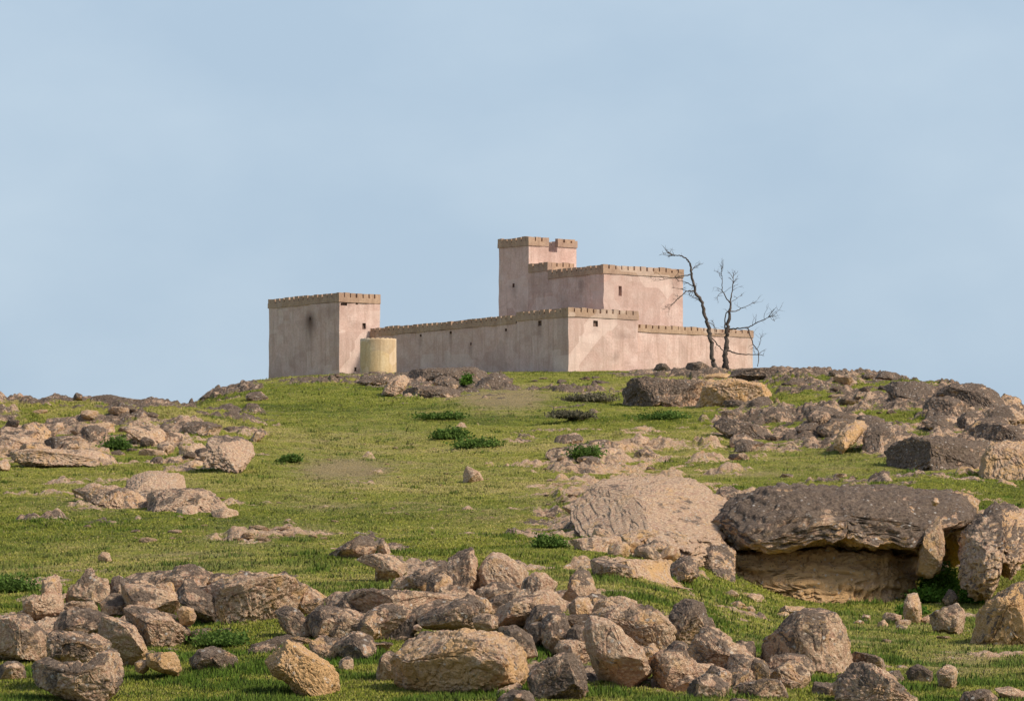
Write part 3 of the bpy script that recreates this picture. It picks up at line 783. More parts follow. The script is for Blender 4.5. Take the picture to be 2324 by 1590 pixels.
BP('grey rock behind the white-streaked boulder', 'C', [(1305,790),(1340,765),(1480,805),(1505,865),(1420,875),(1340,840)], .5, lich0=.55)
BP('grey stone in grass right of the white-streaked boulder', 'C', [(1495,885),(1580,875),(1615,920),(1570,965),(1510,940)], .4, lich0=.45)
BP('dark squat stone next to a pale upright one', 'C', [(1635,880),(1700,840),(1785,885),(1770,945),(1680,945)], .45, lich0=.65)
BP('pale upright stone with a pinkish side in the grass', 'C', [(1812,885),(1880,843),(1928,870),(1930,960),(1860,978),(1820,935)], .4, lich0=.1, och0=.2)
BP('flat grey rock at the frame foot near the corner', 'C', [(1940,1070),(1980,1000),(2080,985),(2140,1018),(2170,1080)], .6, lich0=.45)
BP('pale low slab showing through thin grass in the corner', 'C', [(2160,980),(2240,970),(2324,1000),(2380,1030),(2300,1050),(2200,1020)], .6, lich0=.1)
B('honeycombed rust-brown boulder with grey crest cut by the picture edge', 'C', [(2010,665),(2035,590),(2070,510),(2150,450),(2250,380),(2330,345),(2430,380),(2430,730),(2250,715),(2130,705),(2030,700)], 1.5, lich0=.15, och0=.75, pit=2.0, rough=1.5, top=.7)
B('pinkish lumpy boulder in the gully between two rock faces', 'C', [(1765,545),(1850,500),(1940,475),(1985,540),(1965,620),(1905,660),(1790,605)], .7, lich0=.2, och0=.2)
B('short pale stone pillar at the mouth of the dark hole', 'C', [(1608,480),(1640,415),(1690,420),(1703,480),(1722,530),(1690,595),(1640,605),(1610,565)], .45, lich0=-.1, och0=.35)
B('small dark stone above the pinkish gully boulder', 'C', [(1840,450),(1880,395),(1925,410),(1935,460),(1880,490)], .35, lich0=.6)
B('pale cobble with ochre side beside the short pillar foot', 'C', [(1715,560),(1760,545),(1780,585),(1740,605)], .25, lich0=.0, och0=.3)

def look(w, a, b, l, o):
    size = 'small ' if w < a else ('large ' if w > b else 'middling ')
    tone = 'dark ' if l >= .5 else ('grey ' if l >= .3 else ('ochre-tinted ' if o >= .5 else 'tan '))
    return size + tone
# smaller boulders packed between the traced ones
FR = random.Random(21)
HEAP = [(60, 300, 1350, 1500, 'lump packed among the western boulders'), (300, 700, 1330, 1400, 'lump packed round the pale yellow-tinted outcrop'),
        (720, 900, 1370, 1500, 'lump packed under the long flat slab'), (880, 1200, 1330, 1430, 'lump packed behind the biggest boulder'),
        (1180, 1420, 1380, 1560, 'lump packed beside the tall white-banded block'), (1400, 1700, 1450, 1580, 'lump packed under the perched block'),
        (1560, 1900, 1530, 1590, 'lump at the frame foot below the dome-shaped boulder')]
for (ua, ub, ya, yb, lab), cnt in zip(HEAP, (10, 9, 8, 11, 12, 12, 8)):
    for k in range(cnt):
        u = FR.uniform(ua, ub); y = FR.uniform(ya, yb)
        w_, h_ = FR.uniform(28, 62), FR.uniform(20, 42)
        pts = []
        a0 = FR.uniform(0, 1)
        for j in range(8):
            a_ = (j + a0) / 8 * 2 * math.pi
            q = FR.uniform(.6, 1.15)
            pts.append((u + math.cos(a_) * w_ * q, y - h_ + math.sin(a_) * h_ * q))
        l_, o_ = FR.choice([.0, .15, .35, .6]), FR.choice([.1, .2, .5])
        BP(look(w_, 36, 50, l_, o_) + lab, 'D', pts, FR.uniform(.4, .7), lich0=l_, och0=o_, lev=6, rough=1.3)

# --- big overhanging outcrop
oc = empty('rock_outcrop', (10.2, 166.0, zat(1900, 166)))
tag(oc, 'huge dark-capped outcrop with an ochre hollow beneath its overhang', 'rock outcrop')
rock_at('cap', None, None, 'E', [(735,965),(750,890),(830,810),(900,740),(1000,670),(1100,635),(1280,620),(1500,618),(1750,628),(1900,645),(2060,670),(2080,740),(2060,840),(2000,880),(1920,870),(1900,960),(1830,1010),(1740,985),(1680,970),(1560,975),(1420,950),(1280,945),(1150,985),(1020,1000),(900,965),(800,990)], 4.6, D=167.5, parent=oc, outc=1, fine=1.5, sink=.98, lean=.8, lich0=.60, top=.5, och0=.3, rough=1.5, blocky=.55, cuts=5, pit=1.6, strata=.02)
rock_at('base', None, None, 'E', [(680,1010),(780,960),(1000,960),(1300,930),(1600,930),(1800,960),(1860,1060),(1740,1100),(1735,1310),(1600,1310),(1420,1295),(1200,1230),(1050,1220),(880,1170),(700,1110)], 2.6, D=166.9, parent=oc, outc=1, lean=.75, lich0=-.4, top=.0, och0=.95, fine=1.2, rough=1.8, strata=.17, blocky=.6, cuts=4, pit=2.0)
rock_at('west_foot', None, None, 'E', [(700,1060),(720,960),(780,900),(860,900),(920,960),(900,1040),(860,1090),(780,1110)], 1.6, D=164.8, parent=oc, outc=1, lich0=.35, och0=.4, top=.4, rough=1.9, sink=1.9, lean=1.3, blocky=.9)
rock_at('corner_buttress', None, None, 'E', [(1830,900),(1850,820),(1900,780),(1935,830),(1930,960),(1910,1050),(1860,1080),(1800,1060),(1815,1000)], 1.8, D=164.9, parent=oc, outc=1, lich0=.1, och0=.45, rough=1.3, sink=1.1)
rock_at('rear_shoulder', None, None, 'E', [(1840,700),(1950,660),(2060,690),(2110,720),(2070,860),(2010,1010),(1960,1000),(1900,880),(1850,800)], 2.2, D=169.5, parent=oc, outc=1, lich0=.4, och0=.4, top=.4, rough=1.2)
B('tall craggy outcrop standing across the cleft from the dark cap', 'E', [(2030,880),(2060,820),(2110,735),(2200,708),(2324,735),(2420,760),(2420,900),(2290,990),(2230,1075),(2170,1030),(2160,1120),(2110,1190),(2040,1190),(1995,1110),(2000,1000)], 2.2, D=166, lich0=.2, och0=.35, top=.7, rough=1.5, pit=1.6, blocky=.5, cuts=4, fine=1.2, strata=.05)
B('round tan cobble balanced on top of the dark cap', 'E', [(1872,715),(1885,700),(1905,703),(1910,725),(1895,740),(1877,735)], .25, D=164.0, lich0=-.5, och0=.5, rough=.4, cuts=1, pit=0)
B('lump of rock at the west foot of the overhang', 'E', [(590,1050),(620,1000),(700,980),(740,1010),(730,1070),(660,1110),(600,1090)], .9, lich0=.55, rough=1.5)
B('pale small stones wedge at the hollow foot, half in grass', 'E', [(870,1160),(900,1148),(935,1165),(920,1185),(880,1185)], .3, lich0=-.2, och0=.3)
B('pale stone lying in the grass below the hollow', 'E', [(975,1175),(1010,1165),(1050,1180),(1040,1205),(990,1200)], .35, lich0=-.2, och0=.4)
B('pale streaked stone beside the dome-shaped boulder crest', 'E', [(1130,1250),(1180,1225),(1240,1230),(1300,1265),(1220,1280)], .5, lich0=-.1, och0=.35)

# rubble round the foot of the bare dome and under the overhang
for k in range(34):
    if k < 22:
        a_ = FR.uniform(0, 1); u = 1310 + a_ * 330; y = 1195 + 50 * math.sin(a_ * 3.0) + FR.uniform(-14, 26); lab = 'chunk of rubble at the foot of the bare dome'; s_ = FR.uniform(9, 24)
    else:
        u = FR.uniform(1640, 2060); y = 1372 + 42 * (u - 1640) / 420 + FR.uniform(-6, 16); lab = 'chunk fallen below the overhanging outcrop'; s_ = FR.uniform(6, 15)
    pts = []
    for j in range(8):
        a_ = (j + .3) / 8 * 2 * math.pi; q = FR.uniform(.6, 1.2)
        pts.append((u + math.cos(a_) * s_ * 1.5 * q, y - s_ * .5 + math.sin(a_) * s_ * .8 * q))
    l_, o_ = FR.choice([-.1, .1, .3]), FR.choice([.2, .5])
    rock_at('boulder', 'boulder', look(s_, 12, 17, l_, o_) + lab, 'D', pts, s_ / F * 170 * 1.2, group='rubble at the foot of the dome' if k < 22 else 'rubble below the overhang', lich0=l_, och0=o_, lev=4, rough=1.6)

# broken bedrock showing through the turf
for cnt, ua, ub, ya, yb, slope, s0_, s1_, lab, grp, li in (
        (18, 170, 530, 1105, 1125, .14, 9, 20, 'broken bedrock showing round the tabular rock', 'broken bedrock round the ledges', [-.2, 0, .2]),
        (20, 20, 560, 975, 1060, 0, 10, 26, 'broken bedrock on the face of the low ridge', 'broken bedrock on the low ridge', [-.1, .1, .3, .6]),
        (22, 1640, 2310, 890, 1030, 0, 10, 26, 'broken bedrock showing on the east hillside', 'broken bedrock on the east hillside', [.3, .5, .65]),
        (12, 1240, 1500, 1000, 1055, 0, 9, 20, 'broken bedrock above the bare dome', 'broken bedrock above the bare dome', [.1, .3, .5])):
    for k in range(cnt):
        u = FR.uniform(ua, ub); y = FR.uniform(ya, yb) + slope * (u - ua); s_ = FR.uniform(s0_, s1_)
        pts = []
        for j in range(9):
            a_ = (j + .3) / 9 * 2 * math.pi; q = FR.uniform(.55, 1.2)
            pts.append((u + math.cos(a_) * s_ * 1.9 * q, y - s_ * .4 + math.sin(a_) * s_ * .7 * q))
        l_, o_ = FR.choice(li), FR.choice([.1, .3, .5])
        rock_at('stone', 'stone', look(s_, 14, 19, l_, o_) + lab, 'D', pts, s_ / F * 240 * 1.5, group=grp, lich0=l_, och0=o_, lev=5, rough=1.6, sink=1.9, lean=.8, blocky=.8)

# --- mid slope
B('broad pale dome of bare limestone with grey blotches on the mid slope', 'E', [(120,770),(180,705),(250,635),(340,590),(500,568),(640,578),(740,615),(830,680),(905,740),(860,800),(720,835),(600,885),(480,905),(400,870),(320,850),(200,810)], 2.2, lean=3.2, lich0=-.10, och0=.32, top=.15, rough=.8, blocky=1.1, cuts=5, pit=2.2)
B('low pale ledge at the shoulder of the bare dome', 'E', [(75,745),(150,718),(260,755),(330,825),(240,835),(150,795)], 1.6, lich0=.05)
B('lumpy ochre-stained ledge under the bare dome', 'E', [(340,880),(440,850),(560,850),(620,880),(560,920),(440,935),(360,925)], 1.4, lich0=.05, och0=.45, rough=1.5)
B('thin flat ledges stepping down beneath the ochre-stained one', 'E', [(110,905),(180,890),(330,895),(350,930),(250,960),(150,930)], 1.2, lich0=.2, strata=.06)
B('brown boulder between the bare dome and the dark cap', 'E', [(820,650),(900,640),(960,680),(940,720),(870,735),(830,700)], .9, lich0=.45)
B('long sandy ledge with a dark crack at its end', 'E', [(230,1020),(330,995),(480,1000),(600,1010),(600,1080),(520,1085),(400,1060),(280,1060)], 1.6, lich0=-.1, och0=.45, top=.1)
B('lump on the west end of the sandy ledge', 'E', [(210,1000),(260,985),(420,1040),(440,1080),(330,1080),(230,1060)], .9, lich0=.4)
B('lone pale wedge-shaped stone sitting in the open grass', 'G', [(1452,765),(1490,713),(1560,752),(1592,800),(1545,828),(1458,828)], .55, lich0=-.5, och0=.25, rough=.3, pit=0, top=0)
B('small pinkish stone alone in the grass above the heap', 'A', [(635,220),(665,190),(710,195),(725,235),(690,260),(650,255)], .4, lich0=-.2, och0=.2)
B('pale tabular rock with a smooth sunlit face above the rubble ledge', 'Fq', [(990,850),(1060,800),(1200,775),(1300,805),(1430,800),(1455,850),(1420,910),(1200,945),(1060,905)], 1.3, lean=2.4, blocky=1.0, rough=1.6, lich0=-.45, och0=.1, top=.1)
B('broken pale ledge running under the tabular rock, grey at its tip', 'Fq', [(1150,960),(1240,935),(1400,930),(1540,918),(1640,950),(1790,1060),(1600,1105),(1400,1115),(1200,1085)], 1.8, lich0=.15, och0=.2, rough=1.4)
B('crumbling pinkish ledge at the west end of the pale ledges', 'Fq', [(560,935),(700,900),(900,895),(1060,945),(1150,1000),(1060,1050),(850,1040),(700,985)], 1.5, lich0=.15, och0=.35, rough=1.6)
B('pink-grey rock face dropping off the end of the rocky ridge', 'Fq', [(1610,495),(1700,488),(1850,500),(1960,540),(2005,660),(1960,740),(1940,800),(1860,800),(1780,750),(1650,720),(1700,640),(1640,560)], 1.0, lean=2.2, blocky=1.0, lich0=.15, top=.1, rough=1.6)
B('pinkish knob sticking up beside the ridge end', 'Fq', [(1960,540),(2000,490),(2050,450),(2095,470),(2060,510),(1990,560)], .6, lich0=.3)
B('pale round boulder with dark side on the rocky ridge slope', 'Fq', [(1235,570),(1310,555),(1370,590),(1365,640),(1290,655),(1240,620)], .8, lich0=-.05, och0=.2)
B('pale boulder cut by the picture edge below the ridge', 'Fq', [(-40,700),(40,695),(80,735),(60,785),(-40,790)], .7, lich0=-.1)
B('small dark boulder standing on the ridge skyline', 'Fq', [(572,235),(575,195),(605,172),(645,190),(650,235)], .6, lich0=.85, D=279)
B('dark flat-topped crag along the ridge skyline', 'Fq', [(690,275),(700,205),(800,192),(890,190),(960,215),(1060,235),(1200,245),(1345,232),(1350,285),(1100,300),(850,300)], 2.2, lich0=.85, D=281)
B('thin pale slab just under the ridge skyline crag', 'Fq', [(845,300),(870,283),(1000,290),(1030,315),(960,330),(880,322)], .7, lich0=-.4, och0=.2)
B('dark pocketed outcrop in the middle of the ridge', 'Fq', [(600,500),(640,440),(740,420),(840,450),(850,520),(760,570),(640,560)], 1.4, lich0=.6, rough=1.7)
B('ochre crumbly outcrop on the ridge by the picture edge', 'Fq', [(160,430),(260,400),(330,420),(400,470),(330,530),(220,530)], 1.4, lich0=.1, och0=.6, rough=1.6)
B('pale pinkish broken ledge along the ridge foot', 'Fq', [(80,620),(250,610),(500,620),(700,620),(900,680),(860,720),(600,710),(300,700),(120,680)], 2.0, lich0=.05, och0=.35, rough=1.7, strata=.05)
B('pale lit ledge above the round boulder on the ridge', 'Fq', [(950,430),(1060,430),(1180,480),(1240,540),(1200,560),(1080,510),(980,470)], 1.2, lich0=-.05, och0=.2, rough=1.4)
B('squat pale block with sunlit face on the ridge', 'Fq', [(400,440),(420,410),(490,405),(510,450),(480,480),(410,480)], .8, lich0=-.1, och0=.2)

# --- knoll below the fort
B('long dark craggy rock in front of the long fort wall', 'G', [(1075,80),(1110,45),(1300,35),(1500,28),(1620,60),(1610,100),(1540,125),(1400,110),(1280,100),(1120,100)], 1.4, lich0=.85, och0=.1, rough=1.6)
B('dark humped rock at the east end of the craggy row', 'G', [(1530,150),(1560,100),(1640,82),(1740,85),(1795,125),(1720,172),(1620,182)], 1.2, lich0=.85, rough=1.6)
B('brown and black cavernous rock below the craggy row', 'G', [(1035,215),(1060,180),(1150,165),(1300,158),(1440,190),(1400,230),(1250,240),(1100,245)], 1.3, lich0=.6, och0=.25, rough=1.8, pit=1.8)
B('dark cleft rock under the craggy row, leaves growing beside it', 'G', [(1240,120),(1290,90),(1400,100),(1430,150),(1380,200),(1290,190),(1250,160)], .9, lich0=.65, rough=1.6)
B('pale weathered stones beside the cavernous rock', 'G', [(900,200),(960,100),(1040,80),(1080,110),(1040,170),(980,220)], .9, lich0=.2, och0=.15, rough=1.7)
B('grey low rock in front of the round tank', 'G', [(720,130),(800,90),(960,80),(990,115),(900,150),(780,150)], 1.1, lich0=.7, rough=1.5)
B('dark rocky tip where the knoll ends against the sky', 'Fq', [(1570,240),(1640,180),(1700,135),(1790,125),(1860,120),(1880,160),(1780,190),(1700,235)], 1.4, lich0=.6, och0=.1, D=384)
B('brown rock under the knoll tip with grass round it', 'Fq', [(1930,200),(1960,165),(2050,160),(2110,200),(2090,235),(1980,235)], 1.0, lich0=.6, och0=.2)
B('overhanging dark rock ledge below the dead trees', 'E', [(368,230),(372,160),(400,130),(480,110),(600,125),(760,130),(800,170),(760,225),(740,262),(640,240),(520,240),(440,255)], 2.0, nl=1, lich0=.7, och0=.15, rough=1.7, strata=.05, cuts=5)
B('bright ochre ledge joined to the dark overhanging one', 'E', [(740,235),(760,150),(830,130),(920,118),(1050,150),(1095,185),(980,225),(860,245)], 1.8, nl=1, lich0=-.1, och0=.6, top=.25, rough=1.8, strata=.06, cuts=4)
B('small ochre outcrop right under the dead trees', 'E', [(760,115),(770,98),(840,92),(900,98),(940,112),(860,124)], .9, lich0=.0, och0=.7)
B('dark knob at the foot of the curtain wall', 'E', [(520,70),(535,48),(575,45),(600,68),(590,85),(540,85)], .6, lich0=.85)
B('dark hump of rock beneath the leaning dead tree', 'E', [(672,62),(690,40),(740,36),(780,55),(800,75),(740,82),(680,80)], .8, lich0=.85)
B('low dark rock row on the knoll crest past the trees', 'E', [(900,80),(960,68),(1120,65),(1230,70),(1300,85),(1200,100),(1000,98)], 1.6, lich0=.85)
B('pointed dark rock on the knoll skyline', 'E', [(1370,105),(1380,80),(1400,74),(1440,95),(1445,110)], .6, lich0=.85, D=345)
B('small rounded dark rock on the skyline beside the twin hump', 'E', [(1530,120),(1540,98),(1570,95),(1595,105),(1590,125)], .6, lich0=.85, D=345)
B('large rounded dark hump on the skyline', 'E', [(1600,120),(1610,88),(1640,80),(1675,90),(1695,110),(1690,128)], .9, lich0=.85, D=344)
B('dark slab ridge forming the skyline shoulder', 'E', [(1640,150),(1700,128),(1800,135),(1880,150),(1900,200),(1800,220),(1700,190)], 1.8, lich0=.85, rough=1.2)
B('high flat crag where the hill drops to the picture edge', 'E', [(1900,190),(1920,145),(2020,136),(2110,138),(2180,180),(2240,260),(2150,260),(2020,220)], 2.4, lich0=.8, rough=1.2)
B('cavernous dark rock in the rubble above the ochre slab', 'E', [(1260,290),(1300,270),(1370,275),(1385,320),(1340,345),(1280,330)], 1.0, lich0=.7, pit=1.8, rough=1.6)
B('tilted ochre slab on the east hillside', 'E', [(1390,440),(1420,380),(1500,330),(1555,318),(1545,370),(1480,430),(1430,470)], 1.0, lich0=.0, och0=.6, top=.1)
B('black-shadowed crag beside the tilted ochre slab', 'E', [(1530,460),(1540,380),(1600,330),(1680,340),(1700,420),(1640,480),(1580,480)], 1.4, lich0=.6, rough=1.5)
B('wide dark overhang with an ochre underside on the east hillside', 'E', [(1650,470),(1700,420),(1800,395),(1950,400),(2080,420),(2150,400),(2180,450),(2150,550),(2000,545),(1910,560),(1800,540),(1700,515)], 2.6, nl=1, lean=.5, lich0=.7, och0=.2, rough=1.8, strata=.05, cuts=4)
B('ochre honeycombed crag at the end of the dark overhang', 'E', [(2100,580),(2120,500),(2160,430),(2250,415),(2420,420),(2420,600),(2250,610),(2150,600)], 2.0, lich0=.0, och0=.6, rough=1.6, pit=1.8)
B('dark crag above the honeycombed one', 'E', [(2080,400),(2100,340),(2200,330),(2300,360),(2420,380),(2420,430),(2250,420),(2140,420)], 2.0, lich0=.65, rough=1.5)
B('grey broken crag under the skyline shoulder', 'E', [(1830,260),(1860,210),(1960,200),(2060,240),(2050,300),(1940,300)], 1.8, lich0=.7, rough=1.6)
B('flat low rock lying across the grassy shelf', 'E', [(885,500),(900,485),(960,482),(985,505),(950,522),(900,520)], .8, lich0=.5)
B('thin dark slab with shadow on the grassy terrace', 'E', [(1380,600),(1400,583),(1455,582),(1465,598),(1420,606)], .6, lich0=.6)
B('small dark slab on the terrace behind the cap', 'E', [(1125,600),(1150,582),(1200,585),(1195,602),(1150,606)], .5, lich0=.65)
B('dark rubble rock west of the grassy shelf', 'E', [(810,350),(850,310),(950,330),(1080,360),(1100,400),(1000,400),(880,380)], 1.4, lich0=.65, rough=1.7)

# scattered loose stones: a few shapes, many copies
protos = []
for k in range(7):
    th = np.linspace(0, 2 * np.pi, 9, endpoint=False)
    rr = np.random.default_rng(900 + k)
    R = rr.uniform(.7, 1.1, 9)
    pl = np.stack([np.cos(th) * R, np.sin(th) * R * rr.uniform(.55, .8)], 1)
    me, c = rock_mesh(pl, rr.uniform(.6, .9), 950 + 31 * k, lich0=[.75, .7, .05, .3, .8, -.15, .5][k], och0=[.1, .2, .5, .3, .1, .4, .2][k], lev=5, rough=2.0, blocky=.55, cuts=7)
    me.materials.append(M_ROCK)
    protos.append(me)
def scatter(n, cu, cy, ru, ry, smin, smax, kinds, label, group, seed):
    r_ = random.Random(seed)
    for k in range(n):
        a = r_.uniform(0, 2 * math.pi); q = math.sqrt(r_.random())
        u = cu + math.cos(a) * q * ru; y = cy + math.sin(a) * q * ry
        if u < -30 or u > 2354: continue
        D = ground_D(u, y)
        kd = r_.choice(kinds)
        o = bpy.data.objects.new('stone', protos[kd])
        COL.objects.link(o)
        s = r_.uniform(smin, smax) * (0.6 + 0.8 * r_.random() ** 2)
        o.location = ((u - CX) / F * D, D, zat(u, D) - s * 0.02)
        o.scale = (s * r_.uniform(.9, 1.6), s, s * r_.uniform(.6, 1.0))
        o.rotation_euler = (r_.uniform(-.2, .2), r_.uniform(-.25, .25), r_.uniform(0, 6.28))
        tag(o, look(s, smin + (smax - smin) * .3, smin + (smax - smin) * .65, [.75, .7, .05, .3, .8, -.15, .5][kd], [.1, .2, .5, .3, .1, .4, .2][kd]) + label, 'stone', group)
scatter(20, 230, 985, 330, 75, .25, .75, [0, 1, 2, 3, 4, 5], 'loose weathered stone among the crags of the low ridge', 'loose stones on the low ridge', 1)
scatter(26, 1950, 930, 400, 95, .25, .85, [0, 1, 3, 4, 6], 'loose stone on the rocky hillside east of the dead trees', 'dark stones on the east hillside', 2)
scatter(22, 1000, 866, 420, 20, .2, .55, [0, 1, 4, 6], 'loose stone on the knoll in front of the fort', 'dark stones before the fort', 3)
scatter(22, 1350, 1110, 150, 120, .15, .36, [0, 2, 3, 5, 6], 'broken stone lying round the bare limestone dome', 'broken stones round the bare dome', 4)
scatter(26, 950, 1110, 330, 110, .06, .13, [2, 3, 5, 5], 'pebble dotting the open grass slope', 'pale pebbles on the open slope', 5)
scatter(14, 330, 1160, 260, 70, .10, .24, [2, 3, 5], 'stone scattered about the tabular rock ledges', 'pale stones round the ledges', 6)
scatter(14, 650, 1215, 140, 18, .12, .32, [2, 3, 5], 'stone on the worn strip above the boulder heap', 'stones on the worn strip', 7)
scatter(50, 700, 1420, 800, 75, .18, .55, [0, 1, 3, 3, 6, 2], 'stone filling a gap in the boulder heap', 'small stones in the boulder heap', 8)
scatter(24, 1650, 1530, 260, 70, .12, .36, [0, 1, 3, 6], 'rubble stone near the dome-shaped boulder', 'grey rubble near the domed boulder', 9)
scatter(10, 2000, 1430, 250, 60, .08, .2, [2, 3, 5], 'pebble on the turf below the overhanging outcrop', 'pebbles below the overhang', 10)

# ------------------------------------------------------------------ fort
class MB:
    def __init__(s): s.v = []; s.f = []; s.st = []
    def quad(s, a, b, c, d):
        n = len(s.v); s.v += [a, b, c, d]; s.f.append((n, n + 1, n + 2, n + 3))
    def grid(s, org, U, Vv, ulines, vlines, holes=()):
        """rectangular sheet; org + U*u + V*v; holes are (u0,u1,v0,v1)"""
        org, U, Vv = map(np.array, (org, U, Vv))
        ul = sorted(set([round(x, 4) for x in ulines] + [round(h[i], 4) for h in holes for i in (0, 1)]))
        vl = sorted(set([round(x, 4) for x in vlines] + [round(h[i], 4) for h in holes for i in (2, 3)]))
        base = len(s.v)
        for b in vl:
            for a in ul: s.v.append(tuple(org + U * a + Vv * b))
        w = len(ul)
        for j in range(len(vl) - 1):
            for i in range(w - 1):
                mu, mv = (ul[i] + ul[i + 1]) / 2, (vl[j] + vl[j + 1]) / 2
                if any(h[0] < mu < h[1] and h[2] < mv < h[3] for h in holes): continue
                q = base + j * w + i
                s.f.append((q, q + 1, q + w + 1, q + w))
    def box(s, x0, x1, y0, y1, z0, z1, step=0.3, front=(), side=(), topface=True):
        """front: holes in the face y=y0 as (x0,x1,z0,z1); side: holes in the face x=x0 as (y0,y1,z0,z1)"""
        L = lambda a, b: list(np.linspace(a, b, max(2, int(round((b - a) / step)) + 1)))
        s.grid((0, y0, 0), (1, 0, 0), (0, 0, 1), L(x0, x1), L(z0, z1), front)
        s.grid((0, y1, 0), (1, 0, 0), (0, 0, 1), L(x0, x1)[::-1] and L(x0, x1), L(z0, z1))
        s.grid((x0, 0, 0), (0, 1, 0), (0, 0, 1), L(y0, y1), L(z0, z1), side)
        s.grid((x1, 0, 0), (0, 1, 0), (0, 0, 1), L(y0, y1), L(z0, z1))
        s.grid((0, 0, z1), (1, 0, 0), (0, 1, 0), L(x0, x1), L(y0, y1))
    def build(s, name, mat, parent, stains=(), amp=0.028, seed=1):
        V = np.array(s.v, float)
        k = np.stack([vnoise(V / 0.7 + 9, seed), vnoise(V / 0.7 + 40, seed + 1), vnoise(V / 0.9 + 80, seed + 2)], 1) * amp
        st = np.zeros(len(V))
        for (x, y, z, rx, rz, a) in stains:
            dz = V[:, 2] - z
            r = np.sqrt(((V[:, 0] - x) ** 2 + (V[:, 1] - y) ** 2)) / rx
            st = np.maximum(st, a * np.exp(-(r ** 2 + (dz / np.where(dz < 0, rz * 1.8, rz)) ** 2)))
        me = mk_mesh(name, V + k, s.f, smooth=False)
        attr(me, 'stain', st)
        return link(name, me, mat, parent)

def recess(x0, x1, y0, y1, z0, z1, axis, name, parent, depth=0.17, mat=None):
    """open box behind a hole; axis 'y' for the face y=y0, 'x' for the face x=x0"""
    mb = MB()
    L = lambda a, b: [a, b]
    if axis == 'y':
        mb.grid((0, y0 + depth, 0), (1, 0, 0), (0, 0, 1), L(x0, x1), L(z0, z1))
        for xx in (x0, x1): mb.grid((xx, 0, 0), (0, 1, 0), (0, 0, 1), L(y0, y0 + depth), L(z0, z1))
        for zz in (z0, z1): mb.grid((0, 0, zz), (1, 0, 0), (0, 1, 0), L(x0, x1), L(y0, y0 + depth))
    else:
        mb.grid((x0 + depth, 0, 0), (0, 1, 0), (0, 0, 1), L(y0, y1), L(z0, z1))
        for yy in (y0, y1): mb.grid((0, yy, 0), (1, 0, 0), (0, 0, 1), L(x0, x0 + depth), L(z0, z1))
        for zz in (z0, z1): mb.grid((0, 0, zz), (1, 0, 0), (0, 1, 0), L(x0, x0 + depth), L(y0, y1))
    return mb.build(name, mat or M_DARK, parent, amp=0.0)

RF = random.Random(5)
def run(mb, x0, x1, y0, y1, zb, hb, hm, along, pitch=0.60, gap=0.11):
    """a straight length of parapet: solid band then merlons"""
    mb.box(x0, x1, y0, y1, zb, zb + hb, 0.4)
    a, b = (x0, x1) if along == 'x' else (y0, y1)
    n = max(1, int(round((b - a + gap) / pitch)))
    p = (b - a + gap) / n
    for k in range(n):
        s0 = a + k * p + RF.uniform(-.02, .035) * (k > 0); s1 = a + (k + 1) * p - gap + RF.uniform(-.05, .03) * (k < n - 1)
        h = hm + RF.uniform(-.05, .02) - (.12 if RF.random() < .06 else 0)
        if along == 'x': mb.box(s0, s1, y0 + .012, y0 + .26, zb + hb, zb + hb + h, 0.5)
        else: mb.box(x0 + .012, x0 + .26, s0, s1, zb + hb, zb + hb + h, 0.5)
    if along == 'x': mb.box(x0 + .03, x1 - .03, y0 + .264, y1 - .012, zb + hb, zb + hb + hm - .012, 0.5)  # backing slab added behind the merlons so their slots turn dark
    else: mb.box(x0 + .264, x1 - .012, y0 + .03, y1 - .03, zb + hb, zb + hb + hm - .012, 0.5)

def ring(mb, x0, x1, y0, y1, ztop, hb=.34, hm=.32, th=.4, proud=.06, front=None):
    x0 -= proud; x1 += proud; y0 -= proud; y1 += proud
    zb = ztop - hb - hm
    for seg in (front or [(x0, x1)]):
        run(mb, max(x0, seg[0]), min(x1, seg[1]), y0, y0 + th, zb, hb, hm, 'x')
    run(mb, x0, x1, y1 - th, y1, zb, hb, hm, 'x')
    run(mb, x0, x0 + th, y0 + th + .005, y1 - th - .005, zb, hb, hm, 'y')
    run(mb, x1 - th, x1, y0 + th + .005, y1 - th - .005, zb, hb, hm, 'y')

ZF = 23.66
fort = empty('fort', (4.0, 400.0, ZF), math.atan2(.6, .8))
tag(fort, 'pink plastered desert fort with square keep and crenellated curtain walls', 'fort')
def P_of(u, s): k = (u - CX) / F; return (k * (400 + .8 * s) - 4 + .6 * s) / (.8 - .6 * k)
def S_of(u, p): k = (u - CX) / F; return (4 + .8 * p - k * (400 + .6 * p)) / (.6 + .8 * k)
def Z_of(y, p, s): return (YH - y) * (400 + .6 * p + .8 * s) / F - ZF
def hole_front(u, y, w, h, s):
    p = P_of(u, s); z = Z_of(y, p, s)
    return (p - w / 2, p + w / 2, z - h / 2, z + h / 2)
def hole_side(u, y, w, h, p):
    s = S_of(u, p); z = Z_of(y, p, s)
    return (s - w / 2, s + w / 2, z - h / 2, z + h / 2)

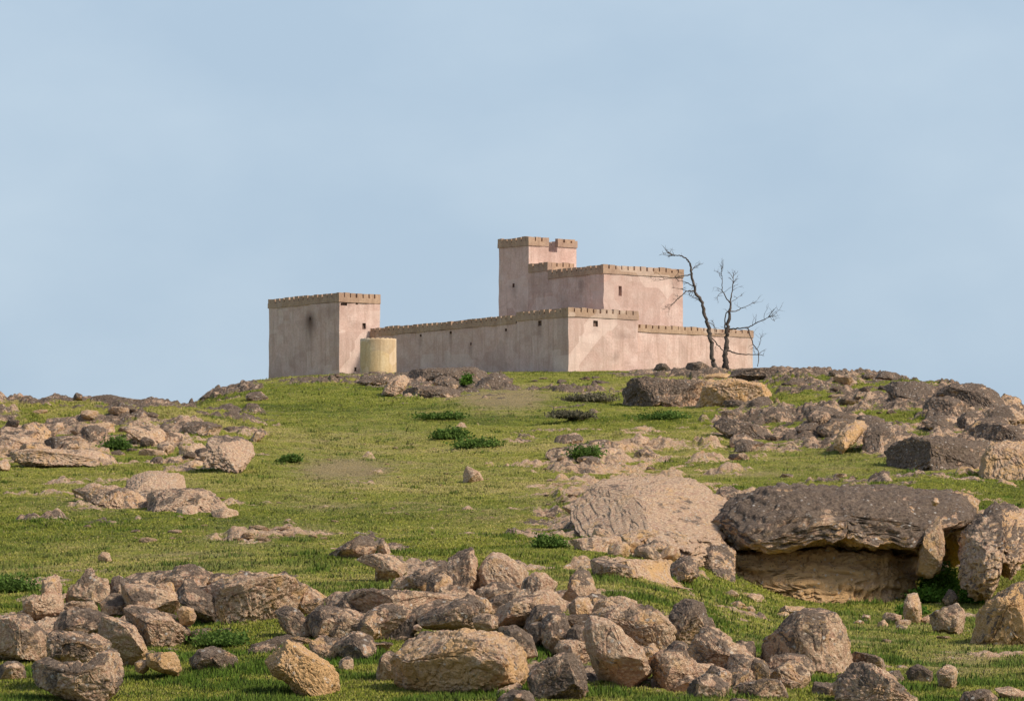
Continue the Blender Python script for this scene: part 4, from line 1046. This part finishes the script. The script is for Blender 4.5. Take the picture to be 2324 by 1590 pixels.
# bastion at the near corner
zt_b = Z_of(697, 0, 0); pb = P_of(1447, 0); sb = S_of(1173, 0)
hf1 = hole_front(1352, 734, .40, .42, 0); hs1 = hole_side(1225, 734, .40, .36, 0)
mb = MB(); mb.box(0, pb, 0, sb, -2.5, zt_b - .62, 0.3, front=[hf1], side=[hs1])
p2 = P_of(1398, 0)
bastion = mb.build('bastion', M_PLASTER, fort, stains=[(p2, 0, Z_of(806, p2, 0), .22, .25, .7), (P_of(1415, 0), 0, Z_of(765, 8, 0), .5, .25, .3), (0, hs1[0] + .2, hs1[2] - .2, .3, .5, .35), (P_of(1352, 0), 0, hf1[2] - .1, .3, .2, .3)], seed=3)
mb = MB(); ring(mb, 0, pb, 0, sb, zt_b); mb.build('parapet', M_PARAPET, bastion, seed=5)
recess(hf1[0], hf1[1], 0.0, 0, hf1[2], hf1[3], 'y', 'window', bastion)
recess(0.0, 0, hs1[0], hs1[1], hs1[2], hs1[3], 'x', 'window', bastion)
# long curtain wall
zt_c = 28.02 - ZF; se = S_of(842, 0)
hs = [hole_side(954, 761, .20, .17, 0), hole_side(1022, 755, .22, .17, 0), hole_side(1068, 780, .13, .2, 0), hole_side(1148, 748, .25, .2, 0)]
mb = MB(); mb.box(.02, .62, sb + .01, se, -2.5, zt_c - .62, 0.3, side=[(a, b, c, d) for a, b, c, d in hs])
cw = mb.build('curtain_wall', M_PLASTER, fort, stains=[(0, h[0] + .1, h[2] - .15, .22, .35, .35) for h in hs] + [(0, S_of(1180, 0), 2.6, .6, .5, .3)], seed=7)
mb = MB(); run(mb, -.04, .66, sb + .08, se + .04, zt_c - .62, .32, .30, 'y'); mb.build('parapet', M_PARAPET, cw, seed=9)
for h in hs: recess(.02, 0, h[0], h[1], h[2], h[3], 'x', 'loophole', cw, depth=.3)
# short curtain wall to the east, with its return and the back wall
zt_r = Z_of(736, P_of(1457, .6), .6); pr = P_of(1709, .6)
mb = MB(); mb.box(pb + .01, pr, .6, 1.2, -2.5, zt_r - .55, 0.3)
cr = mb.build('curtain_wall', M_PLASTER, fort, stains=[(P_of(1610, .6), .6, 1.0, .8, .6, .18)], seed=11)
mb = MB(); run(mb, pb + .08, pr + .05, .55, 1.25, zt_r - .55, .28, .27, 'x'); mb.build('parapet', M_PARAPET, cr, seed=13)
mb = MB(); mb.box(pr - .6, pr, 1.22, 23.4, -2.5, zt_r - .55, 0.6)
cb = mb.build('curtain_wall', M_PLASTER, fort, seed=15)
mb = MB(); run(mb, pr - .65, pr + .05, 1.27, 23.4, zt_r - .55, .28, .27, 'y'); mb.build('parapet', M_PARAPET, cb, seed=17)
mb = MB(); mb.box(.64, pr, 23.42, 24.0, -2.5, zt_r - .55, 0.6)
ck = mb.build('curtain_wall', M_PLASTER, fort, seed=19)
mb = MB(); run(mb, .7, pr + .05, 23.37, 24.05, zt_r - .55, .28, .27, 'x'); mb.build('parapet', M_PARAPET, ck, seed=21)

# keep
sk = 4.0; pk = P_of(1370, sk); pke = P_of(1550, sk); zt_k = Z_of(600, pk, sk)
st_ = S_of(1200, pk); ste = S_of(1132, pk); zt_t = Z_of(536, pk, st_); ptr = P_of(1308, st_); zt_s = Z_of(599, pk, st_)
ss = S_of(1245, pk)
hk = hole_front(1407, 660, .30, .72, sk)
hk2 = hole_side(1319, 645, .24, .3, pk)
mb = MB(); mb.box(pk, pke, sk, st_ - .01, -2.5, zt_k - .62, 0.3, front=[hk])
keep = mb.build('keep', M_PLASTER, fort, stains=[(pk, S_of(1319, pk), Z_of(645, pk, 7), .3, .5, .45), (pk, S_of(1275, pk), Z_of(680, pk, 8), .6, .5, .22), (P_of(1535, sk), sk, Z_of(640, 13, sk), .4, .7, .3)], seed=23)
recess(hk[0], hk[1], sk, 0, hk[2], hk[3], 'y', 'window', keep, depth=.22, mat=M_PLASTER)
mb = MB()
pr_ = .06; th = .4
run(mb, pk - pr_, pke + pr_, sk - pr_, sk - pr_ + th, zt_k - .64, .33, .31, 'x')
run(mb, pk - pr_, pk - pr_ + th, sk - pr_ + th + .005, ss, zt_k - .64, .33, .31, 'y')
run(mb, pke + pr_ - th, pke + pr_, sk - pr_ + th + .005, st_ + 1.5, zt_k - .64, .33, .31, 'y')
mb.build('parapet', M_PARAPET, keep, seed=25)
mb = MB(); mb.box(pk - .012, pk + 2.4, ss + .01, st_ - .015, zt_k - 1.0, zt_s - .62, 0.3)
stair = mb.build('stair_head', M_PLASTER, keep, seed=27)
mb = MB(); run(mb, pk - pr_ - .01, pk - pr_ + th, ss + .02, st_ - .02, zt_s - .64, .34, .30, 'y')
run(mb, pk - pr_ + th + .005, pk + 2.4, ss + .02, ss + .42, zt_s - .64, .34, .30, 'x')
mb.build('parapet', M_PARAPET, stair, seed=29)

# keep tower: four walls with a sunken roof and a slot in its lit face
n0, n1 = P_of(1245, st_), P_of(1265, st_); zn = Z_of(572, 8.5, st_)
w = .42
mb = MB()
mb.box(pk, pk + w, st_, ste, -2.5, zt_t - .66, 0.3, side=[hole_side(1165, 648, .22, .3, pk)])
mb.box(pk + w + .004, n0, st_, st_ + w, -2.5, zt_t - .66, 0.3)
mb.box(n0, n1, st_, st_ + w, -2.5, zn, 0.3)
mb.box(n1, ptr, st_, st_ + w, -2.5, zt_t - .66, 0.3)
mb.box(ptr - w, ptr, st_ + w + .004, ste, -2.5, zt_t - .66, 0.3)
mb.box(pk + w + .004, ptr - w - .004, ste - w, ste, -2.5, zt_t - .70, 0.3)
mb.box(pk + w + .004, ptr - w - .004, st_ + w + .004, ste - w - .004, zn - 1.0, zn - .75, 0.3)
h_ = hole_side(1165, 648, .22, .3, pk)
kt = mb.build('keep_tower', M_PLASTER, fort, stains=[(pk, h_[0], h_[2], .35, .4, .4), (pk, S_of(1185, pk), Z_of(700, pk, 14), .7, .8, .25)], seed=31)
recess(pk, 0, h_[0], h_[1], h_[2], h_[3], 'x', 'loophole', kt, depth=.25)
mb = MB()
run(mb, pk - pr_, pk - pr_ + th, st_ - pr_ + th + .005, ste + pr_, zt_t - .66, .34, .32, 'y')
run(mb, pk - pr_, n0, st_ - pr_, st_ - pr_ + th, zt_t - .66, .34, .32, 'x')
run(mb, n1, ptr + pr_, st_ - pr_, st_ - pr_ + th, zt_t - .66, .34, .30, 'x')
run(mb, ptr + pr_ - th, ptr + pr_, st_ - pr_ + th + .005, ste + pr_, zt_t - .66, .34, .30, 'y')
run(mb, pk - pr_ + th + .005, ptr + pr_ - th - .005, ste - th + pr_, ste + pr_, zt_t - .66, .34, .32, 'x')
mb.build('parapet', M_PARAPET, kt, seed=33)

# detached corner tower
s0 = 24.35; p0 = P_of(770, s0); p1 = P_of(862, s0); s1 = S_of(610, p0); zt_l = Z_of(663, p0, s0)
tw = empty('corner_tower', (4.0 + .8 * p0 - .6 * s0, 400 + .6 * p0 + .8 * s0, ZF), math.atan2(.6, .8))
tag(tw, 'square plastered tower alone at the far end of the long wall', 'tower')
tp, ts = p1 - p0, s1 - s0
def loc_f(u, y, w, h):
    a = hole_front(u, y, w, h, s0); return (a[0] - p0, a[1] - p0, a[2], a[3])
hA, hB, hC = loc_f(826.5, 740, .30, .42), loc_f(810, 688, .22, .16), loc_f(780, 690, .62, .20)
hD = (S_of(704, p0) - s0 - .09, S_of(704, p0) - s0 + .09, Z_of(722, p0, s0 + 3) - .12, Z_of(722, p0, s0 + 3) + .12)
hF = loc_f(806, 838, .2, .3)
mb = MB(); mb.box(0, tp, 0, ts, -3.5, zt_l - .68, 0.22, front=[hA, hB, hC, hF], side=[hD])
tb = mb.build('wall', M_PLASTER, tw, stains=[(0, (hD[0] + hD[1]) / 2, hD[2] + .02, .62, .55, .95), (0, (hD[0] + hD[1]) / 2, hD[2] - .5, .2, .55, .7), (.9, 0, hB[2], .2, .2, .4), (0, 1.0, 5.6, 1.5, .35, .25), (0, 6.0, 2.0, 1.2, .8, .15)], seed=35)
recess(hA[0], hA[1], 0, 0, hA[2], hA[3], 'y', 'window', tw)
recess(hB[0], hB[1], 0, 0, hB[2], hB[3], 'y', 'loophole', tw)
recess(hC[0], hC[1], 0, 0, hC[2], hC[3], 'y', 'loophole', tw)  # dark slot cut in to stand for the shadow under the parapet
recess(hF[0], hF[1], 0, 0, hF[2], hF[3], 'y', 'loophole', tw)
recess(0, 0, hD[0], hD[1], hD[2], hD[3], 'x', 'loophole', tw)
mb = MB(); ring(mb, 0, tp, 0, ts, zt_l, hb=.36, hm=.34); mb.build('parapet', M_PARAPET, tw, seed=37)

# round tank
Dk = 404.0
uc, rad = 858.5, 41.5 / F * Dk
zt = (YH - 769) / F * Dk
zb = (YH - 850) / F * Dk
n = 96; rows = 26
ang = np.linspace(0, 2 * np.pi, n, endpoint=False)
V = []; stn = []
for j in range(rows + 1):
    f = j / rows
    z = (zb - 1) + (zt - zb + 1) * f
    for a in ang:
        rib = 0.008 * abs(math.sin(a * 11))
        edge = 0.07 * abs(math.sin(a * 11)) ** 0.7 if j == rows else 0
        r = rad * (1.0 - .01 * f) - rib
        V.append((math.cos(a) * r, math.sin(a) * r, z - zb + edge - (.06 if j == rows else 0)))
        q = (a * 11 / math.pi) % 1
        stn.append(max(0, .55 - f * .9) * (0.3 + 0.7 * (math.sin(a * 7 + 1) * .5 + .5)) + .12 * (q < .08 or q > .92))
base = len(V)
for a in ang: V.append((math.cos(a) * (rad - .14), math.sin(a) * (rad - .14), zt - zb - .03)); stn.append(0)
for a in ang: V.append((math.cos(a) * (rad - .15), math.sin(a) * (rad - .15), zt - zb - .5)); stn.append(.2)
Fq = []
for j in range(rows):
    for i in range(n):
        Fq.append((j * n + i, j * n + (i + 1) % n, (j + 1) * n + (i + 1) % n, (j + 1) * n + i))
for i in range(n): Fq.append((rows * n + i, rows * n + (i + 1) % n, base + (i + 1) % n, base + i))
for i in range(n): Fq.append((base + i, base + (i + 1) % n, base + n + (i + 1) % n, base + n + i))
tank = empty('water_tank', ((uc - CX) / F * Dk, Dk, zb))
tag(tank, 'round yellowish open water tank beside the corner tower', 'water tank')
me = mk_mesh('tank', V, Fq, smooth=True); attr(me, 'stain', stn); link('shell', me, M_TANK, tank)
cv = [(math.cos(a) * (rad - .148), math.sin(a) * (rad - .148), zt - zb - .35) for a in ang] + [(0, 0, zt - zb - .3)]
cf = [(i, (i + 1) % n, n) for i in range(n)]
me = mk_mesh('tank_lid', cv, cf); attr(me, 'stain', [.3] * len(cv)); link('cover', me, M_TANK, tank)

# ------------------------------------------------------------------ dead trees
def tube(pts, radii, seg=8):
    pts = [np.array(p, float) for p in pts]
    V, Fc = [], []
    for k, p in enumerate(pts):
        d = pts[min(k + 1, len(pts) - 1)] - pts[max(k - 1, 0)]
        d /= np.linalg.norm(d) + 1e-9
        a = np.cross(d, (0.3, 1, 0.1)); a /= np.linalg.norm(a) + 1e-9
        b = np.cross(d, a)
        for i in range(seg):
            t_ = 2 * math.pi * i / seg
            V.append(p + (a * math.cos(t_) + b * math.sin(t_)) * radii[k])
    for k in range(len(pts) - 1):
        for i in range(seg):
            Fc.append((k * seg + i, k * seg + (i + 1) % seg, (k + 1) * seg + (i + 1) % seg, (k + 1) * seg + i))
    return V, Fc
def resample(P, R, n):
    P = np.array(P, float); R = np.array(R, float)
    d = np.concatenate([[0], np.cumsum(np.linalg.norm(np.diff(P, axis=0), axis=1))])
    t_ = np.linspace(0, d[-1], n)
    return np.stack([np.interp(t_, d, P[:, i]) for i in range(3)], 1), np.interp(t_, d, R)
TR = random.Random(11)
def limb(pts, r0, r1, D, y0=0.0, y1=0.0, twigs=0, tw_len=.9, ends=3):
    """pts in crop H coordinates; returns merged V,F with side twigs"""
    ox, sx, oy, sy = CROP['H']
    n = len(pts)
    P = []
    for k, (a, b) in enumerate(pts):
        f = k / (n - 1)
        Dd = D + y0 + (y1 - y0) * f
        P.append(((ox + a * sx - CX) / F * Dd, Dd, (YH - (oy + b * sy)) / F * Dd))
    R = [r0 + (r1 - r0) * k / (n - 1) for k in range(n)]
    m_ = max(6, n * 4)
    Pr, Rr = resample(P, R, m_)
    jit = np.array([[TR.uniform(-1, 1) for _ in range(3)] for _ in range(m_)]) * (Rr[:, None] * .35 + .012)
    Rr = Rr * .68
    jit[0] = 0
    Pr = Pr + jit
    V, Fc = tube(Pr, Rr * np.array([TR.uniform(.88, 1.12) for _ in range(m_)]))
    V, Fc = list(V), list(Fc)
    def grow(p, d, L, r, depth):
        m2 = 5
        q = [p]; dd = d.copy()
        for _ in range(m2):
            dd = dd + np.array([TR.uniform(-.35, .35) for _ in range(3)]); dd /= np.linalg.norm(dd)
            q.append(q[-1] + dd * L / m2)
        v, f = tube(q, [r * (1 - .75 * k / m2) for k in range(m2 + 1)], 4)
        o = len(V); V.extend(v); Fc.extend([tuple(o + i for i in ff) for ff in f])
        if depth > 0:
            for _ in range(2):
                k = TR.randint(2, m2)
                grow(q[k], (dd + np.array([TR.uniform(-1, 1) for _ in range(3)])) / 1.6, L * .55, r * .55, depth - 1)
    dend = Pr[-1] - Pr[-2]; dend /= np.linalg.norm(dend)
    for _ in range(ends):
        d = dend + np.array([TR.uniform(-.6, .6) for _ in range(3)])
        grow(Pr[-1], d / np.linalg.norm(d), tw_len * TR.uniform(.5, 1), max(r1 * .8, .012), 1)
    for _ in range(int(twigs * 1.3)):
        k = TR.randint(m_ // 3, m_ - 2)
        d = Pr[k + 1] - Pr[k]; d /= np.linalg.norm(d)
        d = d * .5 + np.array([TR.choice([-1, 1]) * TR.uniform(.4, 1), TR.uniform(-.6, .6), TR.uniform(-.1, .9)])
        grow(Pr[k], d / np.linalg.norm(d), tw_len * TR.uniform(.4, .9), .018, 1)
    return V, Fc
def tree(label, D, u, parts):
    z0 = (YH - 834) / F * D
    root = empty('dead_tree', ((u - CX) / F * D, D, z0))
    tag(root, label, 'tree', None)
    for nm, pts, r0, r1, kw in parts:
        V, Fc = limb(pts, r0, r1, D, **kw)
        V = np.array(V) - np.array(root.location)
        link(nm, mk_mesh(nm, V, Fc), M_BARK, root)
tree('bare dead tree leaning toward the keep, its tip bent over', 388, 1622, [
 ('trunk', [(1715,1150),(1700,1090),(1680,1000),(1665,900),(1650,800),(1625,700),(1600,610),(1560,545),(1535,470),(1525,380),(1512,320)], .26, .09, dict(twigs=5, ends=0)),
 ('branch', [(1512,320),(1480,285),(1440,268),(1390,268)], .09, .04, dict(y1=.4, twigs=4, tw_len=1.0, ends=5)),
 ('branch', [(1525,405),(1440,425),(1370,437),(1300,448)], .06, .02, dict(y1=-.8, twigs=3, ends=3, tw_len=.8)),
 ('branch', [(1540,495),(1480,460),(1430,455)], .05, .02, dict(y1=.8, twigs=3, tw_len=.7)),
 ('branch', [(1550,530),(1490,530),(1440,575),(1390,620),(1360,655)], .07, .02, dict(y1=-1.0, twigs=7, tw_len=.7)),
 ('branch', [(1490,530),(1450,515),(1400,508)], .04, .015, dict(y1=.5, twigs=2, tw_len=.5)),
 ('branch', [(1520,385),(1550,350),(1580,335)], .04, .02, dict(y1=.5, twigs=1, tw_len=.4)),
 ('branch', [(1580,590),(1540,575),(1510,560)], .04, .02, dict(y1=-.5, twigs=3, tw_len=.7)),
 ('branch', [(1640,760),(1680,770),(1700,800)], .04, .02, dict(y1=.5, twigs=1, tw_len=.4)),
 ('branch', [(1660,860),(1700,900),(1740,950),(1770,975)], .06, .05, dict(y1=-.2, twigs=1, ends=0)),
])
tree('bare dead tree with an upright forked trunk and drooping far branch', 390, 1645, [
 ('trunk', [(1780,1150),(1775,1050),(1780,960),(1785,860),(1795,760),(1805,690),(1812,620)], .30, .10, dict(twigs=2, ends=0)),
 ('trunk_fork', [(1765,1140),(1765,1040),(1772,960),(1780,850),(1770,790),(1778,690)], .20, .05, dict(y0=.3, y1=-.2, twigs=2, tw_len=.5, ends=2)),
 ('branch', [(1812,620),(1822,560),(1828,500),(1832,440)], .08, .03, dict(y1=.3, twigs=5, tw_len=.9, ends=3)),
 ('branch', [(1812,620),(1780,580),(1750,520),(1752,440),(1745,380)], .07, .02, dict(y1=-.6, twigs=6, tw_len=.9, ends=4)),
 ('branch', [(1815,610),(1850,590),(1885,565)], .03, .015, dict(y1=.6, twigs=1, tw_len=.4)),
 ('branch', [(1750,540),(1720,560),(1715,580)], .03, .015, dict(y1=-.6, twigs=2, tw_len=.5)),
 ('branch', [(1805,680),(1860,675),(1910,650),(1970,622)], .06, .02, dict(y1=.8, twigs=3, tw_len=.8)),
 ('branch', [(1800,810),(1860,805),(1940,800),(2020,755),(2090,725)], .09, .03, dict(y1=-.8, twigs=5, tw_len=1.3, ends=6)),
 ('branch', [(1940,800),(1960,870),(1985,930),(2015,970),(2020,1040),(2012,1085)], .06, .04, dict(y0=-.4, y1=-1.0, twigs=3, tw_len=.7, ends=0)),
 ('branch', [(1780,965),(1850,985),(1900,998),(2010,995)], .08, .04, dict(y1=-1.0, twigs=3, tw_len=.6, ends=2)),
 ('branch', [(2010,960),(2030,910),(2040,870)], .03, .015, dict(y0=-1, y1=-1, twigs=2, tw_len=.5)),
 ('branch', [(1800,825),(1760,850),(1700,845),(1690,770)], .04, .02, dict(y1=.8, twigs=2, tw_len=.5)),
])

# ------------------------------------------------------------------ shrubs and grass
def shrub(label, u, y, wpx, hpx, mat, n=900, leaf=.07, seed=1, cat='shrub', dd=0.0):
    D = ground_D(u, y + hpx * .35) + dd
    z = zat(u, D)
    r_ = np.random.default_rng(seed)
    rx = wpx / 2 / F * D; hz = hpx / F * D
    root = empty('shrub', ((u - CX) / F * D, D, z))
    tag(root, label, cat)
    k = max(3, int(wpx / 9))
    cen = np.stack([r_.uniform(-.75, .75, k) * rx, r_.uniform(-.6, .6, k) * rx, r_.uniform(.25, .7, k) * hz], 1)
    ci = r_.integers(0, k, n)
    d = r_.normal(size=(n, 3)); d /= np.linalg.norm(d, axis=1)[:, None]
    rr = r_.uniform(.3, 1, n) ** .5
    rad_ = np.array([rx * .42, rx * .42, hz * .42])
    C = cen[ci] + d * rad_ * rr[:, None]
    C[:, :2] += r_.normal(0, .27 * rx, (n, 2)); C[:, 2] = np.maximum(C[:, 2] * r_.uniform(.25, 1.15, n), 0.01)
    a = r_.normal(size=(n, 3)); a /= np.linalg.norm(a, axis=1)[:, None]
    b = np.cross(a, d); b /= np.linalg.norm(b, axis=1)[:, None] + 1e-6
    L = leaf * r_.uniform(.6, 1.4, n)[:, None]
    V = np.stack([C - a * L, C + b * L * .5, C + a * L, C - b * L * .5], 1).reshape(-1, 3)
    Fc = np.arange(n * 4).reshape(-1, 4)
    me = mk_mesh('foliage', V, Fc, False)
    attr(me, 'tone', np.repeat(r_.uniform(0, 1, n) * .7 + .3 * (ci % 3 == 0), 4))
    link('foliage', me, mat, root)
    V, Fc = [], []
    for q in cen[:10]:
        v, f = tube([(q[0] * .1, q[1] * .1, -.1), (q[0] * .5, q[1] * .5, q[2] * .5), tuple(q)], [.03, .02, .008], 5)
        o = len(V); V += v; Fc += [tuple(o + i for i in ff) for ff in f]
    link('stem', mk_mesh('stem', V, Fc), M_BARK, root)
shrub('dark green leafy bush on the open slope below the knoll', 1018, 985, 66, 30, M_SHRUB, 1500, .10, 1)
shrub('low grey-green spreading plant beside the dark bush', 1085, 1008, 95, 26, M_SHRUB, 1500, .09, 2)
shrub('dark round bush at the edge of the limestone dome rubble', 1252, 1232, 66, 34, M_SHRUB, 1600, .055, 3)
shrub('small dark green bush among the ridge rocks', 262, 1010, 50, 30, M_SHRUB, 1000, .08, 4)
shrub('bright green bush filling the cleft below the tall crag', 2140, 1310, 80, 70, M_BRIGHT, 3000, .06, 5, dd=-1)
shrub('low bright greenery spreading out of the cleft', 2110, 1345, 90, 40, M_BRIGHT, 2500, .055, 6, dd=-1)
shrub('fresh green tuft on the dark rocks before the long wall', 1052, 868, 34, 24, M_BRIGHT, 700, .10, 7)
shrub('small round tuft of weeds low on the west grass', 655, 1042, 44, 22, M_SHRUB, 700, .08, 8)
shrub('green weed growing on the flank of the dark cap', 1690, 1205, 50, 26, M_BRIGHT, 900, .05, 9, dd=2)
shrub('low green bush by the foot of the tall crag', 2215, 1345, 70, 34, M_BRIGHT, 1500, .055, 10, dd=-2)
shrub('leafy green clump beside the short stone pillar', 2075, 1385, 60, 28, M_BRIGHT, 1200, .05, 11)
shrub('dark weeds behind the heap at the picture edge', 30, 1330, 90, 40, M_SHRUB, 1800, .05, 12)
shrub('grey-green weeds rising from the grass of the knoll', 1000, 945, 90, 16, M_SHRUB, 1200, .09, 13)
shrub('dark scrub under the overhanging dark ledge', 1500, 945, 110, 18, M_SHRUB, 1500, .08, 14)
shrub('dark scrub on the rubble west of the pale dome', 1330, 1030, 70, 34, M_SHRUB, 1300, .08, 15)
shrub('dry grey scrub on the small knoll rise east of the path', 1340, 905, 100, 20, M_GREYLEAF, 1700, .10, 16)
shrub('dry grey scrub in the turf just below the path rise', 1300, 945, 90, 17, M_GREYLEAF, 1400, .10, 17)
shrub('leafy weeds in the dark hollow left of the yellow boulder', 500, 1455, 110, 40, M_SHRUB, 2600, .045, 18)

# grass: nobody could count it
NG = 275000
r_ = np.random.default_rng(77)
uu = r_.uniform(-400, 2730, NG * 2)
# spread evenly over the picture height: choose depth from a column table
dgrid = np.arange(99, 406, .5)
cols = np.linspace(-400, 2730, 120)
tabY = np.zeros((120, len(dgrid)))
for i, c_ in enumerate(cols):
    z_ = bil(ZG2, np.full_like(dgrid, c_), dgrid)
    tabY[i] = np.minimum.accumulate(YH - z_ / dgrid * F)
ci = np.clip(((uu + 400) / (3130) * 119).round().astype(int), 0, 119)
yt = r_.uniform(0, 1, len(uu))
DD = np.zeros(len(uu))
for i in range(120):
    s_ = ci == i
    ymin, ymax = tabY[i].min(), min(1650, tabY[i].max())
    yy = ymin + (ymax - ymin) * yt[s_]
    DD[s_] = np.interp(-yy, -tabY[i], dgrid)
DD += r_.uniform(-.6, .6, len(DD))
mk = r_.random(len(DD)) < .15
DD[mk] = r_.uniform(99, 400, mk.sum())
mrock = bil(MG, uu, DD)
keep_ = (mrock < 0.25) | ((mrock < .8) & (r_.random(len(DD)) < .12))
dgx = bil(dirt.reshape(shape), uu, DD)
keep_ &= r_.random(len(DD)) > dgx * 1.0
# keep off the building footprints
uu, DD = uu[keep_][:NG], DD[keep_][:NG]
zz = bil(ZG2, uu, DD)
xx = (uu - CX) / F * DD
lp = (xx - 4) * .8 + (DD - 400) * .6; ls = -(xx - 4) * .6 + (DD - 400) * .8
ok = ~((lp > -.1) & (ls > -.1))
uu, DD, zz, xx = uu[ok], DD[ok], zz[ok], xx[ok]
n = len(uu)
clump = fbm(np.stack([xx / 1.6, DD / 1.6, np.zeros(n)], 1), 3, 201) * .5 + .5
lush = sstep(.50, .64, clump)
clump2 = fbm(np.stack([xx / .7, DD / 1.1, np.full(n, 5.)], 1), 3, 251) * .5 + .5
weed = sstep(.66, .74, clump2)
near = sstep(190, 100, DD)
H = (0.034 + 0.065 * lush * (.5 + .5 * near) + .012 * near) * r_.uniform(.5, 1.4, n) * (0.85 + .35 * DD / 300) * (1 + .9 * weed)
nb = 5
V = np.zeros((n, nb, 3, 3))
for b in range(nb):
    a = r_.uniform(0, 2 * np.pi, n)
    lean = r_.uniform(.15, .9, n)
    wd = (0.010 + 0.000055 * DD) * r_.uniform(.7, 1.4, n)
    ox_, oy_ = r_.normal(0, .05, n) * (1 + DD / 250), r_.normal(0, .05, n) * (1 + DD / 250)
    px, py = np.cos(a), np.sin(a)
    h = H * r_.uniform(.5, 1.05, n)
    V[:, b, 0] = np.stack([xx + ox_ - py * wd, DD + oy_ + px * wd, zz - .02], 1)
    V[:, b, 1] = np.stack([xx + ox_ + py * wd, DD + oy_ - px * wd, zz - .02], 1)
    V[:, b, 2] = np.stack([xx + ox_ + px * lean * h, DD + oy_ + py * lean * h, zz + h], 1)
V = V.reshape(-1, 3)
me = mk_mesh('grass', V, np.arange(len(V)).reshape(-1, 3), False)
tone = r_.random((n, nb, 1)) * np.ones((1, 1, 3))
attr(me, 'tone', tone.ravel())
gr = np.clip(lush * (.38 + .37 * near) + near * .2 + weed * .5 + r_.normal(0, .08, n), 0, .85)
attr(me, 'green', np.repeat(gr, nb * 3))
stw = np.clip(bil(dirt.reshape(shape), uu, DD) * .9 + r_.normal(0, .12, n) + .05 + .6 * (r_.random(n) < .07), 0, .85)
attr(me, 'straw', np.repeat(stw, nb * 3))
go = link('grass', me, M_GRASS)
tag(go, 'short olive grass covering the hill slopes', 'grass', kind='stuff')
print('counts', len(bpy.data.objects), 'grass tufts', n)
